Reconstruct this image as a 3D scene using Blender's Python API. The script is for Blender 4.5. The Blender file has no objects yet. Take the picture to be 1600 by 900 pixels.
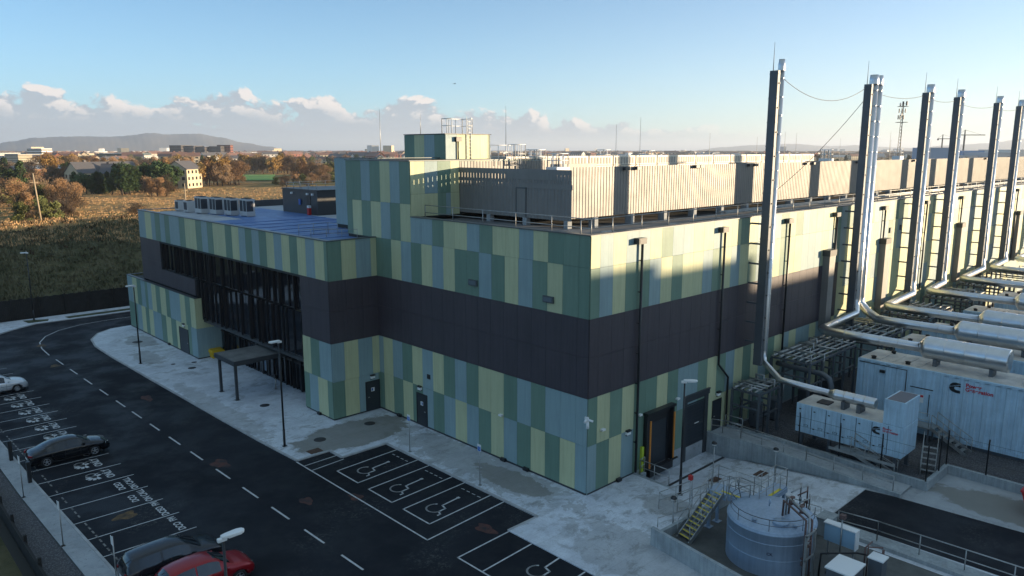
import bpy, bmesh, math, random
from mathutils import Vector, Matrix
R = math.radians
rnd = random.Random(7)
# ------------------------------------------------------------------ camera
scn = bpy.context.scene
CAM = Vector((-31.85, -27.09, 20.0))
HEAD = R(46.36)                      # heading above the +X axis
cam_d = bpy.data.cameras.new('camera'); cam = bpy.data.objects.new('camera', cam_d)
scn.collection.objects.link(cam); scn.camera = cam
cam.location = CAM
cam.rotation_euler = (R(90 - 10.356), 0, HEAD - R(90))
cam_d.sensor_width = 36; cam_d.lens = 36 * 1182 / 1600
cam_d.clip_start = 0.5; cam_d.clip_end = 90000
# ------------------------------------------------------------------ sky and sun
SUN_EL = R(4.8); SUN_AZ = math.atan2(-1.0, 1.25)      # direction towards the sun, measured from +X
sdir = Vector((math.cos(SUN_EL) * math.cos(SUN_AZ), math.cos(SUN_EL) * math.sin(SUN_AZ), math.sin(SUN_EL)))
w = bpy.data.worlds.new('World'); scn.world = w; w.use_nodes = True
nt = w.node_tree; nt.nodes.clear()
def N(t, **k):
    n = nt.nodes.new(t)
    for a, b in k.items(): setattr(n, a, b)
    return n
def lk(a, b): nt.links.new(a, b)
def mth(op, a, b=None, c=None, clamp=False):
    n = N('ShaderNodeMath', operation=op); n.use_clamp = clamp
    for i, v in enumerate((a, b, c)):
        if v is None: continue
        if isinstance(v, (int, float)): n.inputs[i].default_value = v
        else: lk(v, n.inputs[i])
    return n.outputs[0]
def sstep(v, a, b, lo=0.0, hi=1.0):
    n = N('ShaderNodeMapRange', interpolation_type='SMOOTHSTEP')
    n.inputs['From Min'].default_value = a; n.inputs['From Max'].default_value = b
    n.inputs['To Min'].default_value = lo; n.inputs['To Max'].default_value = hi
    lk(v, n.inputs['Value']); return n.outputs['Result']
sky = N('ShaderNodeTexSky', sky_type='NISHITA'); sky.sun_disc = False
sky.sun_elevation = SUN_EL; sky.sun_rotation = R(90) - SUN_AZ
sky.altitude = 50; sky.air_density = 0.5; sky.dust_density = 0.35; sky.ozone_density = 2.3
tc = N('ShaderNodeTexCoord'); sx = N('ShaderNodeSeparateXYZ'); lk(tc.outputs['Generated'], sx.inputs[0])
az = mth('ARCTAN2', sx.outputs[1], sx.outputs[0])           # bearing, radians
el = mth('ARCSINE', sx.outputs[2])
def cloud_noise(daz, de, scale, detail):
    cx = N('ShaderNodeCombineXYZ')
    lk(mth('ADD', az, daz), cx.inputs[0]); lk(mth('MULTIPLY', mth('ADD', el, de), 1.55), cx.inputs[1])
    cx.inputs[2].default_value = 1.7
    n = N('ShaderNodeTexNoise'); n.inputs['Scale'].default_value = scale
    n.inputs['Detail'].default_value = detail; n.inputs['Roughness'].default_value = 0.58
    n.inputs['Distortion'].default_value = 0.25
    lk(cx.outputs[0], n.inputs['Vector']); return n.outputs['Fac']
n0 = cloud_noise(0, 0, 17.0, 9); n1 = cloud_noise(-0.010, 0.007, 17.0, 9)
# height of the cloud bank, taller towards the left, thinning out towards the sun
topel = sstep(az, R(30), R(60), 0.026, 0.060)
hgt = mth('DIVIDE', el, topel)
dens = mth('SUBTRACT', mth('MULTIPLY_ADD', n0, 1.45, -0.33), mth('MULTIPLY', mth('POWER', mth('MAXIMUM', hgt, 0.0), 1.7), 0.38))
mask = sstep(dens, 0.02, 0.10)
mask = mth('MULTIPLY', mask, sstep(el, 0.0, 0.020, 0.35, 1.0))
mask = mth('MULTIPLY', mask, sstep(az, R(22), R(44)), None, True)
lit = sstep(mth('SUBTRACT', n0, n1), -0.012, 0.045)
lit = mth('MULTIPLY', lit, sstep(mth('SUBTRACT', mth('MULTIPLY', hgt, 0.5), mth('MULTIPLY', dens, 0.45)), 0.10, 0.40))
thin = N('ShaderNodeMixRGB'); thin.inputs[1].default_value = (1.14, 1.27, 1.44, 1); thin.inputs[2].default_value = (2.45, 2.2, 2.05, 1)
lk(lit, thin.inputs[0])
hz = N('ShaderNodeMixRGB'); hz.inputs[1].default_value = (2.75, 2.42, 2.12, 1); hz.inputs[2].default_value = (1.55, 1.98, 2.32, 1)   # low haze, warmer towards the sun
lk(sstep(az, R(8), R(62)), hz.inputs[0])
hm_ = N('ShaderNodeMixRGB'); lk(mth('MULTIPLY', mth('EXPONENT', mth('MULTIPLY', mth('MAXIMUM', el, 0.0), -7.5)), 0.9), hm_.inputs[0]); lk(sky.outputs[0], hm_.inputs[1]); lk(hz.outputs[0], hm_.inputs[2])
mixc = N('ShaderNodeMixRGB'); lk(mth('MULTIPLY', mask, 0.90), mixc.inputs[0]); # thin high veil: pale, neutral light from overhead
hv = N('ShaderNodeMixRGB'); hv.inputs[2].default_value = (2.1, 2.45, 2.85, 1); lk(sstep(el, R(14), R(55), 0.0, 0.40), hv.inputs[0]); lk(hm_.outputs[0], hv.inputs[1])
tn = N('ShaderNodeMixRGB', blend_type='MULTIPLY'); tn.inputs[0].default_value = 1.0; tn.inputs[2].default_value = (0.81, 0.885, 0.80, 1); lk(hv.outputs[0], tn.inputs[1])
lk(tn.outputs[0], mixc.inputs[1]); lk(thin.outputs[0], mixc.inputs[2])
bg = N('ShaderNodeBackground'); bg.inputs['Strength'].default_value = 0.15
out = N('ShaderNodeOutputWorld'); lk(mixc.outputs[0], bg.inputs['Color']); lk(bg.outputs[0], out.inputs['Surface'])
sun_d = bpy.data.lights.new('sun', 'SUN'); sun_d.energy = 4.4; sun_d.angle = R(0.53); sun_d.color = (1.0, 0.76, 0.49)
sun = bpy.data.objects.new('sun', sun_d); scn.collection.objects.link(sun)
sun.rotation_euler = (-sdir).to_track_quat('-Z', 'Y').to_euler()
scn.view_settings.view_transform = 'Standard'; scn.view_settings.look = 'None'
scn.view_settings.exposure = 1.5; scn.view_settings.gamma = 1.0
scn.render.resolution_x = 1024; scn.render.resolution_y = 576

# ------------------------------------------------------------------ helpers
COL = scn.collection
MATS = {}
def mat(name, col, rough=0.7, metal=0.0, spec=0.5, noise=None, bump=None, emit=None, coat=0.0, streak=0.0):
    """noise = (scale, strength, detail[, second colour]); bump = (scale, distance)"""
    if name in MATS: return MATS[name]
    m = bpy.data.materials.new(name); m.use_nodes = True; t = m.node_tree
    b = t.nodes['Principled BSDF']
    b.inputs['Base Color'].default_value = (*col, 1); b.inputs['Roughness'].default_value = rough
    b.inputs['Metallic'].default_value = metal; b.inputs['Specular IOR Level'].default_value = spec
    b.inputs['Coat Weight'].default_value = coat
    tcn = None
    if noise or bump or streak:
        tcn = t.nodes.new('ShaderNodeTexCoord')
    if noise:
        sc, st, de = noise[:3]
        c2 = noise[3] if len(noise) > 3 else tuple(c * (1 - st) for c in col)
        nz = t.nodes.new('ShaderNodeTexNoise'); nz.inputs['Scale'].default_value = sc; nz.inputs['Detail'].default_value = de
        nz.inputs['Roughness'].default_value = 0.65
        t.links.new(tcn.outputs['Object'], nz.inputs['Vector'])
        r = t.nodes.new('ShaderNodeMapRange'); r.inputs['From Min'].default_value = 0.35; r.inputs['From Max'].default_value = 0.65
        t.links.new(nz.outputs['Fac'], r.inputs['Value'])
        mx = t.nodes.new('ShaderNodeMixRGB'); mx.inputs[1].default_value = (*col, 1); mx.inputs[2].default_value = (*c2, 1)
        t.links.new(r.outputs[0], mx.inputs[0]); t.links.new(mx.outputs[0], b.inputs['Base Color'])
        rr = t.nodes.new('ShaderNodeMapRange'); rr.inputs['To Min'].default_value = max(0.02, rough - 0.06); rr.inputs['To Max'].default_value = min(1, rough + 0.1)
        t.links.new(nz.outputs['Fac'], rr.inputs['Value']); t.links.new(rr.outputs[0], b.inputs['Roughness'])
    if streak:      # faint rain streaks running down the surface
        mp = t.nodes.new('ShaderNodeMapping'); mp.inputs['Scale'].default_value = (5.5, 5.5, 0.32)
        t.links.new(tcn.outputs['Object'], mp.inputs['Vector'])
        sn = t.nodes.new('ShaderNodeTexNoise'); sn.inputs['Scale'].default_value = 1.0; sn.inputs['Detail'].default_value = 6; sn.inputs['Roughness'].default_value = 0.7
        t.links.new(mp.outputs[0], sn.inputs['Vector'])
        sr = t.nodes.new('ShaderNodeMapRange'); sr.inputs['From Min'].default_value = 0.40; sr.inputs['From Max'].default_value = 0.72
        sr.inputs['To Min'].default_value = 1.0; sr.inputs['To Max'].default_value = 1.0 - streak
        t.links.new(sn.outputs['Fac'], sr.inputs['Value'])
        ml = t.nodes.new('ShaderNodeMixRGB'); ml.blend_type = 'MULTIPLY'; ml.inputs[0].default_value = 1.0
        src = b.inputs['Base Color'].links[0].from_socket if b.inputs['Base Color'].links else None
        if src: t.links.new(src, ml.inputs[1])
        else: ml.inputs[1].default_value = (*col, 1)
        t.links.new(sr.outputs[0], ml.inputs[2]); t.links.new(ml.outputs[0], b.inputs['Base Color'])
    if bump:
        nz = t.nodes.new('ShaderNodeTexNoise'); nz.inputs['Scale'].default_value = bump[0]; nz.inputs['Detail'].default_value = 5
        t.links.new(tcn.outputs['Object'], nz.inputs['Vector'])
        bp = t.nodes.new('ShaderNodeBump'); bp.inputs['Distance'].default_value = bump[1]
        t.links.new(nz.outputs['Fac'], bp.inputs['Height']); t.links.new(bp.outputs[0], b.inputs['Normal'])
    if emit:
        b.inputs['Emission Color'].default_value = (*emit[0], 1); b.inputs['Emission Strength'].default_value = emit[1]
    MATS[name] = m; return m

def wloc(o):
    v = Vector((0, 0, 0))
    while o: v += o.location; o = o.parent
    return v
class MB:
    def __init__(s): s.v = []; s.f = []; s.m = []; s.sm = []
    def add(s, vs, fs, m=0, smooth=False):
        b = len(s.v); s.v += [tuple(v) for v in vs]
        for f in fs: s.f.append([b + i for i in f]); s.m.append(m); s.sm.append(smooth)
        return s
    def box(s, x0, y0, z0, x1, y1, z1, m=0):
        if x0 > x1: x0, x1 = x1, x0
        if y0 > y1: y0, y1 = y1, y0
        if z0 > z1: z0, z1 = z1, z0
        return s.add([(x0,y0,z0),(x1,y0,z0),(x1,y1,z0),(x0,y1,z0),(x0,y0,z1),(x1,y0,z1),(x1,y1,z1),(x0,y1,z1)],
                     [(0,3,2,1),(4,5,6,7),(0,1,5,4),(1,2,6,5),(2,3,7,6),(3,0,4,7)], m)
    def bar(s, p, q, w_, h_, m=0, up=(0,0,1)):
        p = Vector(p); q = Vector(q); d = (q - p).normalized(); u = Vector(up)
        if abs(d.dot(u)) > 0.98: u = Vector((1,0,0))
        a = d.cross(u).normalized() * w_ / 2; b = a.cross(d).normalized() * h_ / 2
        vs = [p-a-b, p+a-b, p+a+b, p-a+b, q-a-b, q+a-b, q+a+b, q-a+b]
        return s.add(vs, [(0,1,2,3),(7,6,5,4),(0,4,5,1),(1,5,6,2),(2,6,7,3),(3,7,4,0)], m)
    def quad(s, a, b, c, d, m=0): return s.add([a,b,c,d], [(0,1,2,3)], m)
    def prism(s, poly, z0, z1, m=0, zf=None):
        n = len(poly)
        area = sum(poly[i][0]*poly[(i+1)%n][1]-poly[(i+1)%n][0]*poly[i][1] for i in range(n))
        if area < 0: poly = poly[::-1]
        vs = [(x,y,z0) for x,y in poly] + [(x,y,z1) for x,y in poly]
        return s.add(vs, [tuple(range(n))[::-1], tuple(range(n,2*n))] + [(i,(i+1)%n,n+(i+1)%n,n+i) for i in range(n)], m)
    def sheet(s, poly, z, m=0):
        n = len(poly)
        area = sum(poly[i][0]*poly[(i+1)%n][1]-poly[(i+1)%n][0]*poly[i][1] for i in range(n))
        if area < 0: poly = poly[::-1]
        return s.add([(x,y,z) for x,y in poly], [tuple(range(n))], m)
    def tube(s, pts, r, n=8, m=0, cap=True, smooth=True):
        pts = [Vector(p) for p in pts]; rs = r if isinstance(r, (list, tuple)) else [r]*len(pts)
        vs = []; ref = None
        for i, p in enumerate(pts):
            if i == 0: d = pts[1]-p
            elif i == len(pts)-1: d = p-pts[i-1]
            else: d = (pts[i+1]-p).normalized()+(p-pts[i-1]).normalized()
            d.normalize()
            if ref is None: ref = Vector((0,0,1)) if abs(d.z) < 0.9 else Vector((1,0,0))
            a = d.cross(ref).normalized(); b = d.cross(a).normalized(); ref = a.cross(d).normalized() if False else ref
            if abs(d.dot(ref)) > 0.98:
                a = d.orthogonal().normalized(); b = d.cross(a)
            k = 1.0
            if 0 < i < len(pts)-1:
                c = (pts[i+1]-p).normalized().dot((p-pts[i-1]).normalized()); k = 1/max(0.5, math.sqrt((1+c)/2))
            for j in range(n):
                t = 2*math.pi*j/n
                vs.append(p + (a*math.cos(t)+b*math.sin(t))*rs[i])
        # re-align rings to avoid twist
        rings = [vs[i*n:(i+1)*n] for i in range(len(pts))]
        for i in range(1, len(rings)):
            A = rings[i-1]; B = rings[i]; pa = pts[i-1]; pb = pts[i]
            best = None
            for fl in (1, -1):
                for o in range(n):
                    e = sum(((A[j]-pa)-(B[(o+fl*j) % n]-pb)).length_squared for j in (0, n//4, n//2))
                    if best is None or e < best[0]: best = (e, o, fl)
            rings[i] = [B[(best[1]+best[2]*j) % n] for j in range(n)]
        vs = [v for rg in rings for v in rg]
        fs = []
        for i in range(len(pts)-1):
            for j in range(n):
                fs.append((i*n+j, i*n+(j+1)%n, (i+1)*n+(j+1)%n, (i+1)*n+j))
        s.add(vs, fs, m, smooth)
        if cap:
            b = len(s.v)-len(vs)
            s.f.append([b+j for j in range(n)][::-1]); s.m.append(m); s.sm.append(False)
            s.f.append([b+(len(pts)-1)*n+j for j in range(n)]); s.m.append(m); s.sm.append(False)
        return s
    def lathe(s, prof, n=24, c=(0,0,0), axis='z', m=0, smooth=True):
        vs = []
        for r, h in prof:
            for j in range(n):
                t = 2*math.pi*j/n; a = r*math.cos(t); b = r*math.sin(t)
                vs.append({'z': (c[0]+a, c[1]+b, c[2]+h), 'y': (c[0]+a, c[1]+h, c[2]+b), 'x': (c[0]+h, c[1]+a, c[2]+b)}[axis])
        fs = [(i*n+j, i*n+(j+1)%n, (i+1)*n+(j+1)%n, (i+1)*n+j) for i in range(len(prof)-1) for j in range(n)]
        return s.add(vs, fs, m, smooth)
    def build(s, name, mats, parent=None, local=False, kind=None, bevel=0):
        me = bpy.data.meshes.new(name); me.from_pydata(s.v, [], s.f)
        if not isinstance(mats, (list, tuple)): mats = [mats]
        for m in mats: me.materials.append(m)
        me.polygons.foreach_set('material_index', s.m); me.polygons.foreach_set('use_smooth', s.sm)
        bm = bmesh.new(); bm.from_mesh(me); bmesh.ops.recalc_face_normals(bm, faces=bm.faces); bm.to_mesh(me); bm.free()
        me.update()
        o = bpy.data.objects.new(name, me); COL.objects.link(o)
        if parent:
            o.parent = parent
            if not local: o.location = -wloc(parent)
        if kind: o['kind'] = kind
        if bevel:
            b = o.modifiers.new('bevel', 'BEVEL'); b.width = bevel; b.segments = 2; b.limit_method = 'ANGLE'
        return o
def thing(name, label, cat, loc=(0,0,0), rz=0, group=None):
    o = bpy.data.objects.new(name, None); COL.objects.link(o); o.empty_display_size = 0.3
    o.location = loc; o.rotation_euler = (0,0,rz); o['label'] = label; o['category'] = cat
    if group: o['group'] = group
    return o
def tag(o, label, cat, group=None):
    o['label'] = label; o['category'] = cat
    if group: o['group'] = group
    return o
def dup(root, loc, rz=0, label=None, sc=None):
    r = root.copy(); COL.objects.link(r); r.location = loc; r.rotation_euler = (0,0,rz)
    if sc: r.scale = sc
    if label: r['label'] = label
    for ch in list(root.children):
        c = ch.copy(); COL.objects.link(c); c.parent = r
        for g in ch.children:
            d = g.copy(); COL.objects.link(d); d.parent = c
    return r
def text_mesh(name, txt, size, m, parent=None, loc=(0,0,0), rot=(0,0,0), kind=None, depth=0.0, align='LEFT', sx=1.0):
    cu = bpy.data.curves.new(name, 'FONT'); cu.body = txt; cu.size = size; cu.extrude = depth; cu.align_x = align
    cu.offset = size * 0.028
    t = bpy.data.objects.new('tmp', cu); COL.objects.link(t)
    dg = bpy.context.evaluated_depsgraph_get(); me = bpy.data.meshes.new_from_object(t.evaluated_get(dg))
    bpy.data.objects.remove(t); me.name = name; me.materials.clear(); me.materials.append(m)
    for v in me.vertices: v.co.x *= sx
    o = bpy.data.objects.new(name, me); COL.objects.link(o); o.parent = parent
    o.location = Vector(loc) - (wloc(parent) if parent else Vector((0,0,0))); o.rotation_euler = rot
    if kind: o['kind'] = kind
    return o
def rail_mb(mb, pts, h=1.0, sp=2.0, r=0.022, mid=True, m=0):
    """tubular handrail: top rail, middle rail and posts along a list of 3D foot points"""
    pts = [Vector(p) for p in pts]
    for a, b in zip(pts[:-1], pts[1:]):
        up = Vector((0,0,h)); mb.tube([a+up, b+up], r, 6, m)
        if mid: mb.tube([a+up*0.52, b+up*0.52], r*0.85, 6, m)
        n = max(1, round((b-a).length/sp))
        for i in range(n+1):
            p = a.lerp(b, i/n); mb.tube([p, p+up], r, 6, m)
    return mb
# ------------------------------------------------------------------ setting materials
def node_mat(name):
    m = bpy.data.materials.new(name); m.use_nodes = True; MATS[name] = m
    t = m.node_tree; b = t.nodes['Principled BSDF']; tcn = t.nodes.new('ShaderNodeTexCoord')
    def noise(sc, de=5, ro=0.6, dist=0.0, stretch=None):
        n = t.nodes.new('ShaderNodeTexNoise'); n.inputs['Scale'].default_value = sc; n.inputs['Detail'].default_value = de
        n.inputs['Roughness'].default_value = ro; n.inputs['Distortion'].default_value = dist
        if stretch:
            mp = t.nodes.new('ShaderNodeMapping'); mp.inputs['Scale'].default_value = stretch
            t.links.new(tcn.outputs['Object'], mp.inputs['Vector']); t.links.new(mp.outputs[0], n.inputs['Vector'])
        else: t.links.new(tcn.outputs['Object'], n.inputs['Vector'])
        return n.outputs['Fac']
    def ss(v, a, b_, lo=0, hi=1):
        n = t.nodes.new('ShaderNodeMapRange'); n.interpolation_type = 'SMOOTHSTEP'
        for k, q in (('From Min',a),('From Max',b_),('To Min',lo),('To Max',hi)): n.inputs[k].default_value = q
        t.links.new(v, n.inputs['Value']); return n.outputs['Result']
    def mix(f, a, b_):
        n = t.nodes.new('ShaderNodeMixRGB')
        for i, v in ((0,f),(1,a),(2,b_)):
            if isinstance(v, tuple): n.inputs[i].default_value = (*v, 1)
            elif isinstance(v, (int,float)): n.inputs[i].default_value = v
            else: t.links.new(v, n.inputs[i])
        return n.outputs[0]
    def mul(a, b_):
        n = t.nodes.new('ShaderNodeMath'); n.operation = 'MULTIPLY'
        for i, v in ((0,a),(1,b_)):
            if isinstance(v,(int,float)): n.inputs[i].default_value = v
            else: t.links.new(v, n.inputs[i])
        return n.outputs[0]
    def bump(h, d):
        n = t.nodes.new('ShaderNodeBump'); n.inputs['Distance'].default_value = d; t.links.new(h, n.inputs['Height']); t.links.new(n.outputs[0], b.inputs['Normal'])
    def link(a, s): t.links.new(a, b.inputs[s])
    return m, b, noise, ss, mix, mul, bump, link, t, tcn
# asphalt: dark with salt speckle, damp patches and worn streaks
M_ASPH, b, noise, ss, mix, mul, bump, link, t, tcn = node_mat('asphalt')
c = mix(ss(noise(0.12, 4), 0.3, 0.7), (0.009,0.0105,0.014), (0.018,0.021,0.027))
c = mix(mul(ss(noise(0.22, 3), 0.52, 0.66), ss(noise(6.5, 6, 0.75), 0.52, 0.60, 0, 0.55)), c, (0.095,0.095,0.09))
c = mix(ss(noise(60, 2), 0.6, 0.75, 0, 0.4), c, (0.06,0.06,0.06))
link(c, 'Base Color'); link(ss(noise(0.3, 4), 0.35, 0.65, 0.55, 0.92), 'Roughness'); bump(noise(90, 2), 0.006)
b.inputs['Specular IOR Level'].default_value = 0.15
# frosted concrete paving: pale rime with darker thawed patches
M_PAVE, b, noise, ss, mix, mul, bump, link, t, tcn = node_mat('frosted_concrete')
br = t.nodes.new('ShaderNodeTexBrick'); br.inputs['Scale'].default_value = 0.25; br.inputs['Mortar Size'].default_value = 0.004
br.offset = 0; br.inputs['Color1'].default_value = (1,1,1,1); br.inputs['Color2'].default_value = (0.93,0.93,0.93,1); br.inputs['Mortar'].default_value = (0.3,0.3,0.3,1)
t.links.new(tcn.outputs['Object'], br.inputs['Vector'])
f = mul(ss(noise(0.75, 10, 0.74, 0.5, (1.0,1.5,1)), 0.50, 0.60), ss(noise(0.12, 3), 0.40, 0.58, 0.30, 1.0))
c = mix(ss(noise(0.5, 6, 0.7), 0.3, 0.7), (0.64,0.68,0.72), (0.46,0.49,0.53))
c = mix(mul(f, 0.55), c, (0.18,0.185,0.17))
c = mix(ss(noise(9, 5, 0.8), 0.45, 0.7, 0, 0.4), c, (0.26,0.28,0.30))
def thaw(b_noise, cx, cy, rx, ry, soft=0.12, amp=0.9):
    mpn = t.nodes.new('ShaderNodeMapping'); mpn.vector_type = 'POINT'
    mpn.inputs['Location'].default_value = (-cx/rx, -cy/ry, 0); mpn.inputs['Scale'].default_value = (1/rx, 1/ry, 0)
    t.links.new(tcn.outputs['Object'], mpn.inputs['Vector'])
    ln = t.nodes.new('ShaderNodeVectorMath'); ln.operation = 'LENGTH'; t.links.new(mpn.outputs[0], ln.inputs[0])
    ad = t.nodes.new('ShaderNodeMath'); ad.operation = 'MULTIPLY_ADD'; ad.inputs[1].default_value = amp; t.links.new(b_noise, ad.inputs[0]); t.links.new(ln.outputs['Value'], ad.inputs[2])
    return ss(ad.outputs[0], 1.0+amp*0.5-soft, 1.0+amp*0.5+soft, 1.0, 0.0)
nb_ = noise(0.9, 9, 0.7, 0.4)
for (cx,cy,rx,ry,st,sf,am) in ((-4.6,18.0,4.6,2.3,0.85,0.06,0.9),(-1.7,4.6,1.1,3.0,0.7,0.06,1.4),(-1.6,8.5,1.9,8.5,0.45,0.05,3.2),(-6.5,56.5,1.4,3.0,0.5,0.08,1.6),(-8.2,49.5,1.2,3.0,0.45,0.08,2.2),(-9.4,30,0.9,9.0,0.35,0.06,2.6),(2.4,-4.0,1.2,1.6,0.5,0.1,1.5),(-3.2,-6.5,2.2,5.0,0.35,0.08,2.4)):
    c = mix(mul(thaw(nb_,cx,cy,rx,ry,sf,am), st), c, (0.185,0.18,0.155))
mm = t.nodes.new('ShaderNodeMixRGB'); mm.blend_type = 'MULTIPLY'; mm.inputs[0].default_value = 0.22; t.links.new(c, mm.inputs[1]); t.links.new(br.outputs[0], mm.inputs[2])
link(mm.outputs[0], 'Base Color'); link(ss(noise(0.33, 8, 0.68), 0.45, 0.6, 0.9, 0.6), 'Roughness'); bump(noise(30, 4), 0.004)
# thawed wet concrete
M_WET, b, noise, ss, mix, mul, bump, link, t, tcn = node_mat('damp_concrete')
c = mix(ss(noise(0.8, 6, 0.7), 0.35, 0.65), (0.21,0.205,0.175), (0.15,0.15,0.135))
link(c, 'Base Color'); b.inputs['Roughness'].default_value = 0.45; bump(noise(30, 4), 0.003)
# plain site concrete
M_CONC, b, noise, ss, mix, mul, bump, link, t, tcn = node_mat('concrete')
c = mix(ss(noise(0.5, 6, 0.7), 0.3, 0.7), (0.36,0.385,0.40), (0.25,0.27,0.28)); c = mix(ss(noise(3.5, 6, 0.8, 0.5), 0.52, 0.7, 0, 0.6), c, (0.13,0.13,0.12))
link(c, 'Base Color'); b.inputs['Roughness'].default_value = 0.85; bump(noise(25, 4), 0.004)
M_APRON, b, noise, ss, mix, mul, bump, link, t, tcn = node_mat('apron_concrete')
c = mix(ss(noise(0.5, 6, 0.7), 0.3, 0.7), (0.36,0.385,0.40), (0.28,0.30,0.31))
c = mix(mul(thaw(noise(0.9, 8, 0.65, 0.3), 15.9, -18.4, 1.9, 4.6, 0.08, 1.0), 0.8), c, (0.17,0.165,0.14))
link(c, 'Base Color'); b.inputs['Roughness'].default_value = 0.8; bump(noise(25, 4), 0.004)
M_GRAVEL, b, noise, ss, mix, mul, bump, link, t, tcn = node_mat('gravel')
vo = t.nodes.new('ShaderNodeTexVoronoi'); vo.inputs['Scale'].default_value = 11; t.links.new(tcn.outputs['Object'], vo.inputs['Vector'])
c = mix(ss(vo.outputs['Distance'], 0.1, 0.6), (0.15,0.15,0.16), (0.05,0.05,0.055)); c = mix(ss(noise(0.4,4),0.4,0.7,0,0.5), c, (0.09,0.085,0.08))
link(c, 'Base Color'); b.inputs['Roughness'].default_value = 0.9; bump(vo.outputs['Distance'], 0.03)
# rough winter grass and dead scrub of the open land, near and far
M_LAND, b, noise, ss, mix, mul, bump, link, t, tcn = node_mat('rough_grass')
c = mix(ss(noise(0.02, 6, 0.6), 0.40, 0.60), (0.62,0.36,0.14), (0.46,0.29,0.11))
c = mix(ss(noise(0.006, 3), 0.52, 0.60), c, (0.12,0.14,0.05))
c = mix(ss(noise(0.25, 7, 0.75, 0.6, (0.5,1.4,1)), 0.42, 0.62), c, (0.15,0.10,0.05))
c = mix(ss(noise(0.9, 5, 0.8), 0.55, 0.72, 0, 0.8), c, (0.55,0.38,0.20))
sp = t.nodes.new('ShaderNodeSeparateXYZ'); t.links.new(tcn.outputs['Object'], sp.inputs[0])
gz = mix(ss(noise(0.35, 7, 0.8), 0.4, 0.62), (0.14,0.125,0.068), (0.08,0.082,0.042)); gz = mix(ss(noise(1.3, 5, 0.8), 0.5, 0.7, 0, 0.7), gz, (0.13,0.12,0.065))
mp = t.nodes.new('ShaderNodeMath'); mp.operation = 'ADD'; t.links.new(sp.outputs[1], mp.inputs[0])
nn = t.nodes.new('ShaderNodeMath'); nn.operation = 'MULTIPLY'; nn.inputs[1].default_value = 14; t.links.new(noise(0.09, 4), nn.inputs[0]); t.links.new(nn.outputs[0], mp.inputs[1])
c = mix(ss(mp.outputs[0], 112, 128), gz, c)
link(c, 'Base Color'); b.inputs['Roughness'].default_value = 0.95; b.inputs['Specular IOR Level'].default_value = 0.1; bump(noise(1.2, 7, 0.8), 0.35)
M_LAWN = mat('lawn', (0.17,0.34,0.05), 0.9, noise=(0.05, 0.2, 4))
M_TURF = mat('turf', (0.055,0.07,0.03), 0.95, noise=(1.5, 0.4, 5), bump=(12, 0.05))
M_WATER = mat('sea', (0.05,0.10,0.14), 0.25)
M_HILLA = mat('far_hill', (0.065,0.07,0.075), 0.95, noise=(0.0022, 0.5, 6, (0.15,0.12,0.085)))
M_LINE = mat('road_paint', (0.55,0.56,0.56), 0.7, noise=(5, 0.3, 5))
M_KERB = mat('kerb_stone', (0.40,0.41,0.41), 0.85, noise=(1.2, 0.3, 5))
M_RUST = mat('marker_spray', (0.10,0.032,0.022), 0.9, noise=(2.0, 0.4, 6, (0.022,0.02,0.022)))
M_YEL = mat('yellow_marker_spray', (0.17,0.10,0.035), 0.9, noise=(2.0, 0.4, 6, (0.03,0.026,0.022)))

# ------------------------------------------------------------------ terrain
def smooth(t): t = max(0.0, min(1.0, t)); return t*t*(3-2*t)
def land(x, y):
    z = -0.25
    z += 7.3 * smooth((y-79.5)/31.0) * (1.0 - 0.94*smooth((y-122)/70.0)) if y > 79 else 0
    if y > 79:
        z += (0.5*math.sin(x*0.11+y*0.05)+0.35*math.sin(x*0.23-y*0.17)+0.25*math.sin(y*0.4+x*0.07)) * smooth((y-84)/15) * (0.4+0.6*(1-smooth((y-150)/200)))
    r = math.hypot(x, y)
    if r > 400: z = z*(1-smooth((r-400)/500))
    if 1.5 < x < 16 and -16 < y < 2.5: z = -1.6
    if x < -26.2 and y < 75: z = -0.25 + 0.9*smooth((-26.2-x)/3)
    return z
def axis(lo, hi, fine_lo, fine_hi, step):
    v = []; x = fine_lo
    while x <= fine_hi: v.append(x); x += step
    s = step; x = fine_hi
    while x < hi: s *= 1.22; x += s; v.append(min(x, hi))
    s = step; x = fine_lo
    while x > lo: s *= 1.22; x -= s; v.insert(0, max(x, lo))
    return v
xs = axis(-4500, 16000, -60, 120, 2.5); ys = axis(-3000, 7400, -30, 230, 2.5)
mb = MB(); nx = len(xs)
mb.add([(x,y,land(x,y)) for y in ys for x in xs], [(j*nx+i, j*nx+i+1, (j+1)*nx+i+1, (j+1)*nx+i) for j in range(len(ys)-1) for i in range(nx-1)], 0, True)
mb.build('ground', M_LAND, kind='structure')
MB().sheet([(-40000,2000),(60000,2000),(60000,60000),(-40000,60000)], -2.0).build('sea', M_WATER, kind='structure')
# sports lawn beyond the trees
def at(px, dist, z=0.0):
    """point at a distance along a bearing (bearing given as the column of the 1600 px wide view)"""
    a = HEAD + math.atan((800-px)/1201.5)
    return Vector((CAM.x+dist*math.cos(a), CAM.y+dist*math.sin(a), z))
MB().sheet([tuple(at(372,520)[:2]), tuple(at(425,520)[:2]), tuple(at(428,640)[:2]), tuple(at(372,640)[:2])], 0.6).build('playing_field', M_LAWN, kind='structure')

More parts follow.
